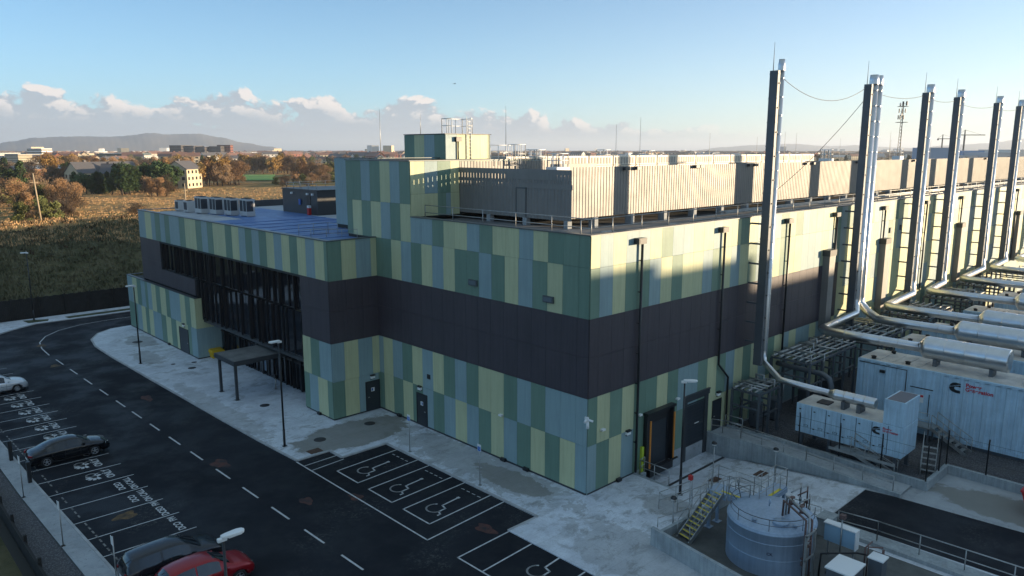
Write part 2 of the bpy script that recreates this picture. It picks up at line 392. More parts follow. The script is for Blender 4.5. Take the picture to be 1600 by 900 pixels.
def ridge(name, prof, dist, depth, m, seed):
    """hill range: prof = [(px, height)] crest heights along the bearing, real hill with a front and back slope"""
    rr = random.Random(seed); n = 220; rows = 14; vs = []
    p0, p1 = prof[0][0], prof[-1][0]
    for j in range(rows+1):
        f = j/rows; d = dist + depth*(f-0.5)
        sh = math.sin(math.pi*f)**0.8
        for i in range(n+1):
            px = p0+(p1-p0)*i/n
            for (a,ha),(b_,hb) in zip(prof[:-1], prof[1:]):
                if a <= px <= b_: h = ha+(hb-ha)*smooth((px-a)/(b_-a)); break
            h *= sh; h += (5*math.sin(px*0.13+1.3*j)+3*math.sin(px*0.29-2.1*j)+2*math.sin(px*.61+.7*j)) * min(1, h/60) * 0.5
            p = at(px, d, h-4); vs.append(tuple(p))
    mb = MB(); mb.add(vs, [(j*(n+1)+i, j*(n+1)+i+1, (j+1)*(n+1)+i+1, (j+1)*(n+1)+i) for j in range(rows) for i in range(n)], 0, True)
    mb.build(name, m, kind='structure')
ridge('headland_hill', [(-30,30),(20,110),(60,150),(120,165),(180,165),(240,205),(270,195),(310,205),(345,165),(385,100),(420,60),(455,10)], 9500, 1800, M_HILLA, 1)
ridge('mountain_range', [(1090,20),(1130,70),(1180,105),(1230,125),(1300,85),(1340,100),(1400,60),(1440,50),(1470,90),(1540,120),(1600,190),(1660,240),(1740,210)], 14000, 3000, M_HILLA, 2)

# ------------------------------------------------------------------ roads, paving, markings
sk = lambda x, y: x - 0.0195*y            # the road runs one degree off the building line
arc = [(-10.65,57.6),(-10.1,61.1),(-8.8,63.6),(-6.9,65.1),(-4.8,65.3)]
road = [(-6.15,-45),(-6.15,0.15),(-3.9,0.15),(-3.9,14.85),(-7.4,14.85),(-7.4,16.42),(-9.8,16.42),(-9.9,17.9),(-10.05,21.3),(-10.2,27),(-10.35,34.8),(-10.5,41.3),(-10.6,47.4),(-10.7,51.9)] + arc + [(30,66.5),(30,73.6),(-2.3,73.6),(-9.6,73.55),(-12.6,73.6),(-15.1,72.0),(-16.7,70.6),(-19,67),(-22,66),(-40,66),(-40,60),(-24.2,58),(-23.5,45),(-23.05,25.1),(-22.6,9.8),(-22.2,-8),(-22.2,-45)]
mb = MB(); mb.prism(road, -0.35, -0.06); mb.build('road', M_ASPH, kind='structure')
pave = [(-6.15,-45),(-6.15,0.15),(-3.9,0.15),(-3.9,14.85),(-7.4,14.85),(-7.4,16.42),(-9.8,16.42),(-9.9,17.9),(-10.05,21.3),(-10.2,27),(-10.35,34.8),(-10.5,41.3),(-10.6,47.4),(-10.7,51.9)] + arc + [(1.0,65.3),(1.0,0.2),(4.4,0.2),(4.4,-2.7),(4.4,-11.0),(7.5,-11.0),(8.6,-45)]
def inset_kerb(name, line, w_, z0, z1, m):
    mb = MB()
    for a, b_ in zip(line[:-1], line[1:]):
        a = Vector((*a,0)); b_ = Vector((*b_,0)); d = (b_-a); 
        if d.length < 1e-4: continue
        d.normalize(); nrm = Vector((-d.y, d.x, 0))*w_/2
        n = max(1, int((b_-a).length/0.9)); L = (b_-a).length/n
        for i in range(n):
            p = a+d*(i*L+0.004); q = a+d*((i+1)*L-0.004)
            mb.prism([tuple((p+nrm)[:2]), tuple((q+nrm)[:2]), tuple((q-nrm)[:2]), tuple((p-nrm)[:2])], z0, z1)
    return mb.build(name, m, kind='structure')
mb = MB(); mb.prism(pave, -0.4, 0.0); mb.build('pavement', M_PAVE, kind='structure')
inset_kerb('kerb', [p for p in pave[1:18]], 0.16, -0.36, 0.012, M_KERB)
# yard at dock: slopes down to the doors
def yz(x, y):
    s = 1.0 if y > -2.6 else smooth((x-4.4)/max(0.3, min(2.2, (-2.6-y)*0.8+0.3)))
    return -0.9*(11+y)/9.5*s
mb = MB(); X = [4.4+0.3*i for i in range(30)]+[13.1]; Y = [-11+0.4*i for i in range(28)]+[0.0]
mb.add([(x,y,yz(x,min(y,-1.5)) ) for y in Y for x in X], [(j*len(X)+i, j*len(X)+i+1,(j+1)*len(X)+i+1,(j+1)*len(X)+i) for j in range(len(Y)-1) for i in range(len(X)-1)], 0, True)
mb.build('dock_yard', M_PAVE, kind='structure')
# compound concrete, gravel, asphalt lane
mb = MB(); mb.prism([(7.5,-11),(13.3,-11),(13.3,0.2),(150,0.2),(150,-60),(8.6,-60)], -0.4, -0.004); mb.build('compound_slab', M_CONC, kind='structure')
mb = MB(); mb.sheet([(7.55,-11.04),(12.65,-11.04),(12.95,-12.6),(13.45,-18.9),(14.6,-60),(8.9,-60)], 0.004); mb.build('asphalt_lane', M_ASPH, kind='structure')
mb = MB(); mb.sheet([(15.1,-13.4),(15.1,-0.05),(140,-0.05),(140,-55),(19.1,-55),(19.1,-13.4)], 0.006); mb.build('gravel_bed', M_GRAVEL, kind='structure')
mb = MB(); mb.sheet([(13.6,-13.4),(18.6,-13.75),(18.65,-24),(14.0,-24)], 0.002); mb.build('rear_apron', M_APRON, kind='structure')
# left footpath, gravel strip, verge
mb = MB(); mb.prism([(-24.4,60),(-23.6,60),(-23.15,25.1),(-22.7,9.8),(-22.3,-8),(-22.3,-45),(-23.6,-45),(-23.8,10.9),(-24.1,22.5)], -0.4, 0.02); mb.build('footpath', M_CONC, kind='structure')
inset_kerb('kerb', [(-23.55,55),(-23.1,25.1),(-22.65,9.8),(-22.25,-8)], 0.14, -0.38, 0.035, M_KERB)
mb = MB(); mb.prism([(-24.45,60),(-24.15,22.5),(-23.85,10.9),(-23.65,-45),(-25.2,-45),(-25.2,60)], -0.4, -0.02); mb.build('gravel_strip', M_GRAVEL, kind='structure')
# far verge and path behind the road bend
mb = MB(); mb.prism([(-17.5,70.6),(-15.2,72.3),(-12.7,73.9),(-9.6,73.85),(30,73.9),(30,77.2),(-40,77.2),(-40,66.3),(-22,66.3),(-19,67.3)], -0.4, 0.0); mb.build('pavement', M_PAVE, kind='structure')
mb = MB(); mb.sheet([(-13.2,74.6),(-11.2,74.4),(-10.9,75.5),(-13.4,76.6)], 0.006); mb.sheet([(-9.0,74.3),(29,74.4),(29,75.7),(-9.2,75.6)], 0.006); mb.build('grass_verge', M_TURF, kind='structure')
inset_kerb('kerb', [(-17.3,70.4),(-15.1,72.1),(-12.6,73.7),(-9.6,73.65),(30,73.7)], 0.16, -0.36, 0.02, M_KERB)

LZ = -0.056
def strip(mb, pts, w_, z=LZ):
    for a, b_ in zip(pts[:-1], pts[1:]):
        a = Vector((*a,z)); b_ = Vector((*b_,z)); d = (b_-a).normalized(); n = Vector((-d.y,d.x,0))*w_/2; e = d*w_/2*0.8
        mb.quad(a-e-n, b_+e-n, b_+e+n, a-e+n)
mb = MB()
y = 2.3
dash = [(-1.6,0.25),(2.3,4.15),(5.85,7.78),(9.5,11.45),(13.15,15.07),(16.85,18.8),(20.9,22.8),(24.6,26.55),(28.4,30.2),(32.0,34.0),(35.6,37.65),(39.7,41.8),(43.9,46.1),(48.1,50.3),(52.5,54.9)]
for a, b_ in dash: strip(mb, [(sk(-13.8,a),a),(sk(-13.8,b_),b_)], 0.11)
mb.build('centre_line', M_LINE, kind='structure')
mb = MB(); pts = [(-14.95,57.2),(-14.85,60.6),(-14.4,63.6),(-13.3,66.2),(-11.5,68.4),(-9.0,69.8),(-6.3,70.3),(0,70.4),(12,70.4)]
strip(mb, pts, 0.11); mb.build('edge_line', M_LINE, kind='structure')
mb = MB()
BAYY = [9.75+2.372*k for k in range(20)]
for y in [9.75-2.372*k for k in (3,2,1)]+BAYY:
    x1 = -18.05-0.022*(y-12); strip(mb, [(x1,y),(x1-4.75,y+0.13)], 0.075)
mb.build('parking_bay_lines', M_LINE, kind='structure')
mb = MB()
strip(mb, [(-9.9,16.3),(-9.85,2.38),(-3.95,2.82)], 0.09)
for a in ([(-9.8,15.38),(-7.5,15.45)], [(-9.8,14.42),(-7.45,14.6)]): strip(mb, a, 0.08)
for y0 in (13.25,9.65,6.1): strip(mb, [(-3.95,y0+0.25),(-8.73,y0),(-8.72,y0-2.42),(-3.95,y0-2.12)], 0.09)
strip(mb, [(-3.95,3.95),(-3.9,3.9)], 0.08)
strip(mb, [(-6.2,0.1),(-9.8,-0.05),(-9.72,-9.2)], 0.09); 
for y0 in (-1.85,-5.5,-9.2): strip(mb, [(-6.22,y0+0.2),(-9.74,y0)], 0.09)
for k in range(3):
    for j in range(4): strip(mb, [(-4.62,13.05-3.6*k-0.48*j),(-4.60,12.83-3.6*k-0.48*j)], 0.06)
mb.build('accessible_bay_lines', M_LINE, kind='structure')
def wheelchair(cx, cy, s=1.0):
    """painted accessible-parking symbol lying in the bay, head towards the building (+X)"""
    mb = MB(); P = lambda u, v: (cx+u*s, cy+v*s)
    arcp = [P(0.50*math.cos(t), 0.50*math.sin(t)+0.05) for t in [R(40+15*i) for i in range(16)]]
    strip(mb, arcp, 0.10); strip(mb, [P(1.74,0.14), P(0.50,0.02), P(0.40,-0.40)], 0.10)
    strip(mb, [P(0.40,-0.40), P(-0.12,-0.42), P(-0.24,-0.74), P(-0.42,-0.74)], 0.10)
    strip(mb, [P(1.80,0.12), P(1.80,0.18)], 0.18)
    return mb.build('wheelchair_symbol', M_LINE, kind='structure')
for cy in (12.05,8.45,4.9,-3.7): wheelchair(-7.35 if cy > 0 else -7.8, cy)
def ev_mark(x, y):
    mb = MB()
    P = lambda u, v: (x+u, y+v)
    for a in (150,185,215,250,285): strip(mb, [P(-0.05,0), P(-0.05+0.46*math.cos(R(a-0)), 0.50*math.sin(R(a)))], 0.19)
    strip(mb, [P(0.0+0.26*math.cos(t)-0.20, 0.24*math.sin(t)+0.40) for t in [R(30*i) for i in range(12)]], 0.11)
    strip(mb, [P(0.34+0.18*math.cos(t), 0.18*math.sin(t)+0.36) for t in [R(-60+30*i) for i in range(9)]], 0.11)
    strip(mb, [P(-0.1,0.0), P(0.22,0.12)], 0.2)
    mb.build('charging_symbol', M_LINE, kind='structure')
for k in list(range(5,16)):
    y = BAYY[k]+1.15; x0 = -18.05-0.022*(y-12)
    if k == 15: continue
    if k not in (7,): ev_mark(x0-1.75, y+0.15)
    text_mesh('bay_lettering', 'ONLY', 0.62, M_LINE, None, (x0-0.85,y-0.62,LZ), (0,0,R(90)), 'structure', sx=0.92)
def bay_words(k, rows):
    yb = BAYY[k]+0.18; x0 = -18.05-0.022*(yb-12)
    for i, (s, dy) in enumerate(rows):
        text_mesh('bay_lettering', s, 0.52, M_LINE, None, (x0-0.42-0.62*(len(rows)-1-i), yb+dy, LZ), (0,0,R(90)), 'structure', sx=0.9)
bay_words(4, [('DCEO',0.35),('ON CALL',0.0)]); bay_words(3, [('DCO',0.5),('ON CALL',0.05)])
bay_words(2, [('DCEO  FM',0.0)]); bay_words(1, [('DCO  FM',0.05)]); bay_words(0, [('SECURITY',0.0),('FM',0.1)])
# sprayed utility marks on asphalt
def blot(cx, cy, rx, ry, m, a0=0.0, z=-0.052):
    n = 26; p = []
    for i in range(n):
        t = 2*math.pi*i/n; k = 1+0.18*math.sin(3*t+cx)+0.12*math.sin(5*t+cy)
        u = rx*k*math.cos(t); v = ry*k*math.sin(t); p.append((cx+u*math.cos(a0)-v*math.sin(a0), cy+u*math.sin(a0)+v*math.cos(a0)))
    MB().sheet(p, z).build('spray_mark', m, kind='structure')
blot(-6.85,1.15,0.38,0.7,M_RUST); blot(-9.85,9.3,0.35,0.55,M_RUST,0,-0.0585); blot(-13.6,19.5,0.5,0.8,M_RUST,0,-0.0585); blot(-12.2,10.8,0.35,0.5,M_RUST)
blot(-20.4,16.1,0.6,0.45,M_YEL); blot(-12.5,36.6,0.35,0.9,M_RUST); blot(-15.5,52.5,0.4,0.5,M_YEL); blot(-14.6,62,0.4,0.6,M_YEL)
# broken line of dry salt and grit along the bays' back: painted wheel-stop dashes
mb = MB()
for i in range(60):
    y = 9+i*0.62; 
    if rnd.random() < 0.75: strip(mb, [(sk(-21.95,y),y),(sk(-21.95,y+0.3),y+0.3)], 0.09)
mb.build('bay_dash_line', mat('worn_paint', (0.27,0.26,0.24), 0.9, noise=(4,0.5,5,(0.07,0.07,0.07))), kind='structure')
# manholes and gullies
M_IRON = mat('cast_iron', (0.03,0.03,0.032), 0.6); M_RUSTI = mat('rusty_iron', (0.10,0.055,0.035), 0.8, noise=(6,0.4,4))
def manhole(x, y, r, z=0.0, sq=None):
    mb = MB()
    if sq: mb.box(x-sq[0]/2,y-sq[1]/2,z-0.02,x+sq[0]/2,y+sq[1]/2,z+0.012); 
    else: mb.lathe([(0.001,0.014),(r*0.8,0.014),(r*0.82,0.010),(r,0.010),(r+0.01,-0.02)], 24, (x,y,z))
    return mb
mh = [(-6.4,28.1,.38),(-6.5,42.7,.36),(-2.6,18.9,.4),(-6.9,18.6,.42),(-5.6,44.5,.25),(-6.9,56.5,.5),(-7.3,45.2,.2)]
names = ['round iron manhole cover in frost beside the entrance canopy','round iron manhole cover in frost between canopy and annex','round manhole cover in the damp patch near the wall recess','round manhole cover in the damp patch near the road','small iron cover close to the annex corner','large dark cover on the frosted bend of pavement','smallest iron cover on the frosted pavement by the annex']
for (x,y,r_), l in zip(mh, names): tag(manhole(x,y,r_,0.006).build('manhole_cover', M_IRON), l, 'manhole cover')
for (x,y,sx_,sy_,z,m,l) in [(-8.2,17.0,0.9,0.7,0.006,M_RUSTI,'square rusty access cover at the pavement edge'),(11.4,-5.1,0.95,0.8,-0.55,M_RUSTI,'square rusty access cover in the dock yard'),(8.8,-3.4,0.9,0.8,-0.72,M_RUSTI,'square dark access cover nearer the dock doors')]:
    tag(manhole(x,y,0,z,(sx_,sy_)).build('access_cover', m), l, 'access cover')
mb = MB(); mb.box(6.0,-1.62,-0.93,13.0,-1.40,-0.885); mb.build('drain_channel', M_IRON, kind='structure')
# ------------------------------------------------------------------ main building
def pan(name, c): return mat(name, c, 0.46, spec=0.35, noise=(0.35, 0.08, 4), bump=(0.45, 0.03), streak=0.16)
PM = [pan('green_panel', (0.155,0.25,0.19)), pan('lime_panel', (0.52,0.545,0.33)), pan('blue_grey_panel', (0.265,0.37,0.38)),
      pan('green_panel_b', (0.175,0.27,0.205)), pan('lime_panel_b', (0.49,0.52,0.32)), pan('blue_grey_panel_b', (0.245,0.35,0.365))]
M_BAND = mat('dark_band_panel', (0.066,0.057,0.068), 0.45, spec=0.4, noise=(0.35,0.12,4), bump=(0.45,0.03), streak=0.25)
M_BACK = mat('panel_joint', (0.03,0.035,0.035), 0.9)
M_TRIM = mat('dark_trim', (0.035,0.040,0.045), 0.45)
M_COPE = mat('coping_metal', (0.09,0.105,0.11), 0.4, 0.3)
M_GLASS = mat('dark_glass', (0.008,0.010,0.014), 0.05, spec=0.9, bump=(0.6,0.01))
M_FIN = mat('fin_anodised',(0.012,0.013,0.016),0.4)
M_DOOR = mat('door_paint', (0.022,0.028,0.035), 0.4)
M_GALV = mat('galvanised_steel', (0.40,0.41,0.40), 0.45, 0.65, noise=(3,0.25,4))
M_WHITE = mat('white_metal', (0.70,0.71,0.70), 0.5)
M_BLACK = mat('black_metal', (0.012,0.013,0.015), 0.4)
M_SCREEN = mat('louvre_cladding', (0.215,0.21,0.20), 0.5, 0.15, noise=(0.8,0.08,3), streak=0.15)
M_ROOF = mat('grey_roof_membrane', (0.17,0.175,0.18), 0.8, noise=(0.7,0.35,5))
M_ROOFB = mat('frosty_blue_membrane', (0.10,0.20,0.42), 0.5, noise=(0.5,0.35,6,(0.05,0.11,0.28)))
M_ROOFL = mat('pale_roof_paving', (0.40,0.42,0.44), 0.8, noise=(0.8,0.25,5))
M_LAMPW = mat('bulkhead_lens', (0.75,0.76,0.75), 0.3)
bld = thing('data_centre', 'long low data centre clad in green, lime and blue-grey panels with a dark middle band', 'building', (0,0,0))
CI = {'G':0,'Y':1,'B':2}
prr = random.Random(3)
def seg(mb, ax, pl, a, b_, z0, z1, c):
    g = 0.007; t = 0.045
    i = 3 if c == 'D' else CI[c] + (3 if prr.random() < 0.35 else 0)
    if c == 'D': i = 6
    if ax == 'x': mb.box(pl-t, a+g, z0+g, pl, b_-g, z1-g, i)       # wall faces -X, panels run along Y
    else: mb.box(a+g, pl-t, z0+g, b_-g, pl, z1-g, i)               # wall faces -Y, panels run along X
def row(mb, ax, pl, bounds, cols, z0, z1, skip=()):
    for i, c in enumerate(cols):
        a, b_ = bounds[i], bounds[i+1]
        if a > b_: a, b_ = b_, a
        seg(mb, ax, pl, a, b_, z0, z1, c)
ALLP = PM+[M_BAND, M_BACK]
fb = [0,.87]+[0.87+1.232*k for k in range(1,17)]; fb = fb[:18]+[21.2]
ub = [0,.80]+[0.80+1.225*k for k in range(1,17)]; ub = ub[:18]+[21.2]
# front wall (x = 0)
mb = MB(); mb.box(0.0,0.0,-0.3,0.5,25.06,15.2,7)
row(mb,'x',-0.003,fb,'BYGYGBYGBYBGBGYGYG',0.12,3.0)
row(mb,'x',-0.003,fb,'BBBGBGYYGBGYBYGBYB',3.0,5.9)
row(mb,'x',-0.003,ub,'GGGYGBYGBGGYBYGBYG' if False else 'GGYGBYGBGGYBYGBYGG',10.58,13.5)
row(mb,'x',-0.003,[0,.8,2,3.2,4.42,5.63,6.82,8.04,9.28,10.53,11.77,12.97,14.2,15.42,16.7],'GGGYBYYGBYYGBB',13.5,15.3)
for k in range(18): 
    seg(mb,'x',-0.003,fb[k],fb[k+1],5.9,8.3,'D'); seg(mb,'x',-0.003,fb[k],fb[k+1],8.3,10.58,'D')
front = mb.build('front_wall', ALLP, bld)
# tower block
mb = MB(); mb.box(0.0,16.72,15.2,14.0,25.06,19.15,7)
tb = [16.7,17.93,19.17,20.4,21.7,22.97,24.25,25.06]
row(mb,'x',-0.003,tb,'YGBYGYG',13.5,16.2)
row(mb,'x',-0.003,[16.7,17.92,19.12,20.4,21.72,22.95,24.0,25.06],'GBYGBGG',16.2,19.2)
row(mb,'y',16.70,[0.0,1.24,2.42,3.18,3.63,4.46],'YYGBY',15.3,16.9); row(mb,'y',16.70,[0.0,1.24,2.42,3.63,4.46],'YBGY',16.9,19.2)
row(mb,'y',16.70,[4.46,6.0,7.5,9,10.5,12,14],'GYBGYB',18.0,19.2)
mb.box(3.0,25.06,13.2,14,31.8,19.2,7)
row(mb,'x',2.995,[25.1,26.5,27.9,29.3,30.6,31.8],'GBGBB',13.6,19.3)
tower = mb.build('stair_tower', ALLP, bld)
# right wall (y = 0)
rb = [0,.8]+[0.8+1.172*k for k in range(1,125)]
def cyc(n, s, pre):
    q = random.Random(s); o = list(pre)
    while len(o) < n:
        c = q.choice('GYBYB' if o[-1] != 'G' else 'YBYB'); o.append(c)
    return ''.join(o[:n])
NR = len(rb)-1
mb = MB(); mb.box(0.52,0.02,-1.2,146,0.5,15.2,7)
row(mb,'y',-0.003,rb,cyc(NR,1,'YBYBBYGBBYYBYYGYB'),13.46,15.3)
row(mb,'y',-0.003,rb,cyc(NR,2,'GBYGGBYGYYBGYBYGB'),10.58,13.46)
row(mb,'y',-0.003,rb,cyc(NR,3,'GYGYGGYGBBGYGBYGYBGYB'),3.0,5.9)
low = cyc(NR,4,'BGYBGGYGGBBYYYGYGBYG')
for i, c in enumerate(low):
    a, b_ = rb[i], rb[i+1]
    if b_ > 5.35 and a < 8.25 or b_ > 10.0 and a < 12.6:
        a2, b2 = a, b_
        if a < 5.4: b2 = 5.38
        elif a < 8.3 < b_: a2 = 8.3
        elif a < 9.85 < b_: b2 = 9.83
        elif a < 12.75 < b_: a2 = 12.75
        else: continue
        a, b_ = a2, b2
    seg(mb,'y',-0.003,a,b_,-0.0 if a < 5 else 0.12,3.0,c)
q9 = random.Random(9)
for i in range(NR):
    c1, c2 = ('D','D') if rb[i] < 31.5 else (q9.choice('YYB'), q9.choice('YBY'))
    seg(mb,'y',-0.003,rb[i],rb[i+1],5.9,8.3,c1); seg(mb,'y',-0.003,rb[i],rb[i+1],8.3,10.58,c2)
mb.build('side_wall', ALLP, bld)
mb = MB(); mb.box(4.6,-0.06,-1.3,13.2,0.02,0.10); mb.box(13.2,-0.05,-0.3,146,0.02,0.11); mb.box(8.35,-0.10,-1.0,9.85,-0.061,0.30); mb.build('plinth', M_CONC, bld)
mb = MB(); mb.box(-0.05,0.06,-0.05,-0.002,21.2,0.11); mb.box(0.03,-0.05,-0.05,4.5,-0.004,0.11); mb.build('base_flashing', M_TRIM, bld)
# back body, roof deck, parapet
mb = MB(); mb.box(22.0,60.0,-0.3,146,60.4,15.2); mb.box(145.6,0.5,-0.3,146,60,15.2); mb.box(22.0,31.8,-.3,22.4,60,15.2); mb.build('rear_wall', PM[2], bld)
mb = MB(); mb.box(0.5,0.5,14.75,145.6,25.0,14.95); mb.box(22.4,25.0,14.75,145.6,60,14.95); mb.box(14.0,25.0,14.6,22.4,31.8,14.8); mb.build('roof', M_ROOF, bld)
mb = MB()
mb.box(-0.10,-0.10,15.30,0.42,16.66,15.36); mb.box(0.42,-0.10,15.30,146.1,0.42,15.36); mb.box(22.0,59.9,15.3,146.1,60.5,15.36)
mb.box(0.42,0.40,14.9,145.6,0.50,15.30); mb.box(0.36,0.42,14.9,0.50,16.6,15.30)
mb.box(-0.10,16.62,19.21,14.1,17.0,19.27); mb.box(-0.10,17.0,19.21,0.42,25.15,19.27); mb.box(2.9,25.0,19.31,14,25.4,19.36); mb.box(2.9,25.4,19.31,3.4,31.9,19.36); mb.box(0.42,24.8,19.21,2.9,25.15,19.27)
mb.build('coping', M_COPE, bld)
# wing -----------------------------------------------------------
WX = -4.2
mb = MB(); mb.box(WX+0.02,21.22,10.4,22,61.2,13.18,7); mb.box(WX+0.02,21.22,-0.3,0.0,25.35,10.4,7); mb.box(WX+0.02,55.25,6.0,0,61.2,10.4,7); mb.box(WX+0.02,46.4,6.0,-3.9,55.25,7.6,7)
wb = [61.2,59.13,57.29,56.16,54.67,53.38,52.03,49.4,47.93,45.23,43.86,42.54,41.24,38.61,37.24,35.83,34.56,33.3,32.0,30.67,29.37,28.08,26.8,25.55,24.28,22.95,21.61,21.2]
row(mb,'x',WX,wb,'BYBGBGBGYGBGYGYBGBGYBYGYBYG',10.6,13.5)
row(mb,'y',21.2,[-4.2,-3.07,-1.85,-0.55,-0.05],'GYBY',10.58,13.5)
for a, b_ in ((-4.2,-2.8),(-2.8,-1.4),(-1.4,-0.05)): seg(mb,'y',21.2,a,b_,5.9,8.3,'D'); seg(mb,'y',21.2,a,b_,8.3,10.58,'D')
row(mb,'y',21.2,[-4.2,-3.14,-1.93,-.68,-.05],'BYBY',2.95,5.9); row(mb,'y',21.2,[-4.2,-3.2,-1.97,-.2,-.05],'GYBG',0.12,2.95)
row(mb,'x',WX,[25.4,24.2,22.9,21.2],'YGB',3.0,5.9); row(mb,'x',WX,[25.4,24.6,23.3,21.9,21.2],'GBYG',0.12,3.0)
for a, b_ in ((21.2,22.6),(22.6,24.0),(24.0,25.38)): seg(mb,'x',WX,a,b_,5.9,8.3,'D'); seg(mb,'x',WX,a,b_,8.3,10.6,'D')
for a, b_ in ((55.25,57.2),(57.2,59.2),(59.2,61.2)): seg(mb,'x',WX,a,b_,6.0,8.3,'D'); seg(mb,'x',WX,a,b_,8.3,10.6,'D')
for k in range(5): seg(mb,'x',WX,46.4+1.77*k,46.4+1.77*(k+1),6.0,7.62,'D')
mb.box(WX+.02,61.0,-.3,14,61.2,10.4,7)
mb.build('office_wing', ALLP, bld)
mb = MB(); mb.box(WX-0.10,21.10,13.5,WX+0.35,61.3,13.57); mb.box(WX+0.35,21.10,13.5,-0.02,21.45,13.57); mb.box(WX+0.35,60.9,13.5,22,61.3,13.57)
mb.box(WX+0.03,21.5,13.2,WX+0.18,61.0,13.5); mb.build('coping', M_COPE, bld)
mb = MB(); mb.box(WX+0.2,21.4,13.18,22,60.95,13.24,0); mb.box(-3.2,23.5,13.24,7.4,45.2,13.27,1); mb.box(0.6,45.2,13.24,8.2,57.5,13.27,1)
for k in range(7): mb.box(-2.9,25+2.7*k,13.272,7.3,25.14+2.7*k,13.31,1)
mb.build('wing_roof', [M_ROOFL, M_ROOFB], bld)
mb = MB(); mb.box(7.3,60.6,13.2,22,60.85,14.0); mb.build('roof_upstand', M_TRIM, bld)
# annex
AX = -4.8
mb = MB(); mb.box(AX+0.02,45.32,-0.3,-0.5,65.0,5.75,7)
row(mb,'x',AX,[65,63.3,61.8,60.5,59.2,58.4,57.2,55.9,54.6,53,51.9,49.1,47.8,46.5,45.3],'BYGBGBYGYGBYGY',3.0,5.95)
row(mb,'x',AX,[65,62.3,60.9,59.6,58.5,57.2,54.8,53.4,52,50.6,49.9,49.8],'GBYGYBGYGYY',0.1,3.0)
row(mb,'x',AX,[47.5,46.7,45.3],'GB',0.1,3.0); seg(mb,'x',AX,47.5,49.8,2.5,3.0,'Y')
seg(mb,'y',45.3,-4.8,-2.45,0.1,3.0,'B'); seg(mb,'y',45.3,-4.8,-2.45,3.0,5.95,'Y')
mb.build('annex', ALLP, bld)
mb = MB(); mb.box(AX-0.08,45.2,5.96,AX+0.25,65.1,6.02); mb.box(AX+.25,64.8,5.96,-0.5,65.1,6.02); mb.box(AX-0.07,45.25,-0.03,AX-0.003,65,0.09); mb.box(AX,45.25,-.03,-2.4,45.297,.09); mb.build('coping', M_TRIM, bld)
# glazing
def glazing(name, y0, y1, z0, z1, x, seed, parent=bld, step=(0.35,1.5), trans=()):
    q = random.Random(seed)
    mb = MB(); mb.box(x-0.02,y0,z0,x+0.01,y1,z1); g = mb.build(name, M_GLASS, parent)
    mb = MB(); y = y0+0.02
    while y < y1:
        w_ = q.choice((0.05,0.05,0.10)); d = q.choice((0.12,0.2,0.26)); mb.box(x-d,y,z0,x-0.021,min(y+w_,y1),z1); y += q.uniform(*step)
    mb.build('mullion', M_FIN, g)
    mb = MB()
    for z in trans: mb.box(x-0.09,y0,z-0.04,x-0.024,y1,z+0.04)
    if trans: mb.build('transom', M_FIN, g)
    return g
glazing('upper_glazing', 25.42, 55.2, 7.66, 10.56, WX+0.30, 5, trans=(7.72,))
glazing('curtain_glazing', 25.42, 46.35, 3.9, 7.60, WX+0.12, 8, trans=(3.98,))
glazing('lobby_glazing', 25.42, 45.28, 0.05, 3.6, -2.45, 9, step=(0.4,1.3), trans=(0.1,2.5))
mb = MB(); mb.box(WX+0.1,25.42,3.6,-2.3,46.3,3.88); mb.box(WX+.02,25.36,0,-2.4,25.418,10.5); mb.box(WX+0.02,46.36,6,-3.9,46.40,7.6); mb.box(WX,55.2,7.62,-3.8,55.25,10.5); mb.build('soffit', M_TRIM, bld)
# light blinds / rooms glimpsed inside are pale upright panels just behind the lobby line
for a, b_ in ((35.6,36.5),(38.6,39.3),(33.8,34.3)): mb = MB(); mb.box(-2.52,a,0.4,-2.49,b_,2.4); mb.build('blind', mat('roller_blind', (0.13,0.17,0.22), 0.7), bld)
mb = MB()
for a in (28.3,31.0,33.8): mb.box(-2.6,a,0.05,-2.53,a+0.1,2.4); mb.box(-2.6,a+1.6,0.05,-2.53,a+1.7,2.4)
mb.box(-2.6,28.3,2.35,-2.53,35.5,2.48); mb.build('lobby_door_frame', M_BLACK, bld)
# canopy
can = MB(); can.box(-7.65,30.5,2.92,-2.55,34.4,3.3); can_o = can.build('entrance_canopy', M_TRIM, bld, bevel=0.01)
mb = MB(); mb.box(-7.55,30.6,3.303,-2.65,34.3,3.315); mb.build('canopy_roof', mat('stained_canopy_roof', (0.17,0.17,0.16), 0.7, noise=(0.7,0.5,5)), can_o)
for y in (30.85,33.95):
    mb = MB(); mb.box(-7.5,y-0.1,0.0,-7.3,y+0.1,2.92); mb.box(-7.58,y-0.18,0.0,-7.22,y+0.18,0.02); mb.build('canopy_post', M_TRIM, can_o)
# doors with signs and bulkhead lamps
def door(ax, pl, a, b_, z0, z1, sign=True):
    mb = MB()
    def bx(m_, u0,u1,zz0,zz1,d0,d1,i=0):
        if ax == 'x': m_.box(pl-d1,u0,zz0,pl-d0,u1,zz1,i)
        else: m_.box(u0,pl-d1,zz0,u1,pl-d0,zz1,i)
    bx(mb,a,b_,z0,z1,0.046,0.075); d = mb.build('door', M_DOOR, bld)
    mb = MB(); bx(mb,a-.07,a,z0,z1+.07,0.046,0.095); bx(mb,b_,b_+.07,z0,z1+.07,0.046,0.095); bx(mb,a,b_,z1,z1+.07,0.046,0.095); mb.build('door_frame', M_BLACK, d)
    mb = MB(); bx(mb,a+.12,a+.26,z0+1.0,z0+1.06,0.076,0.12); mb.build('door_handle', M_GALV, d)
    if sign:
        c = (a+b_)/2; mb = MB(); bx(mb,c-.15,c+.15,z0+1.45,z0+1.75,0.0755,0.082); bx(mb,c-.11,c+.02,z0+1.50,z0+1.70,0.0825,0.084,1); mb.build('door_sign', [M_WHITE, mat('sign_blue',(0.03,0.10,0.35),0.5)], d)
    return d
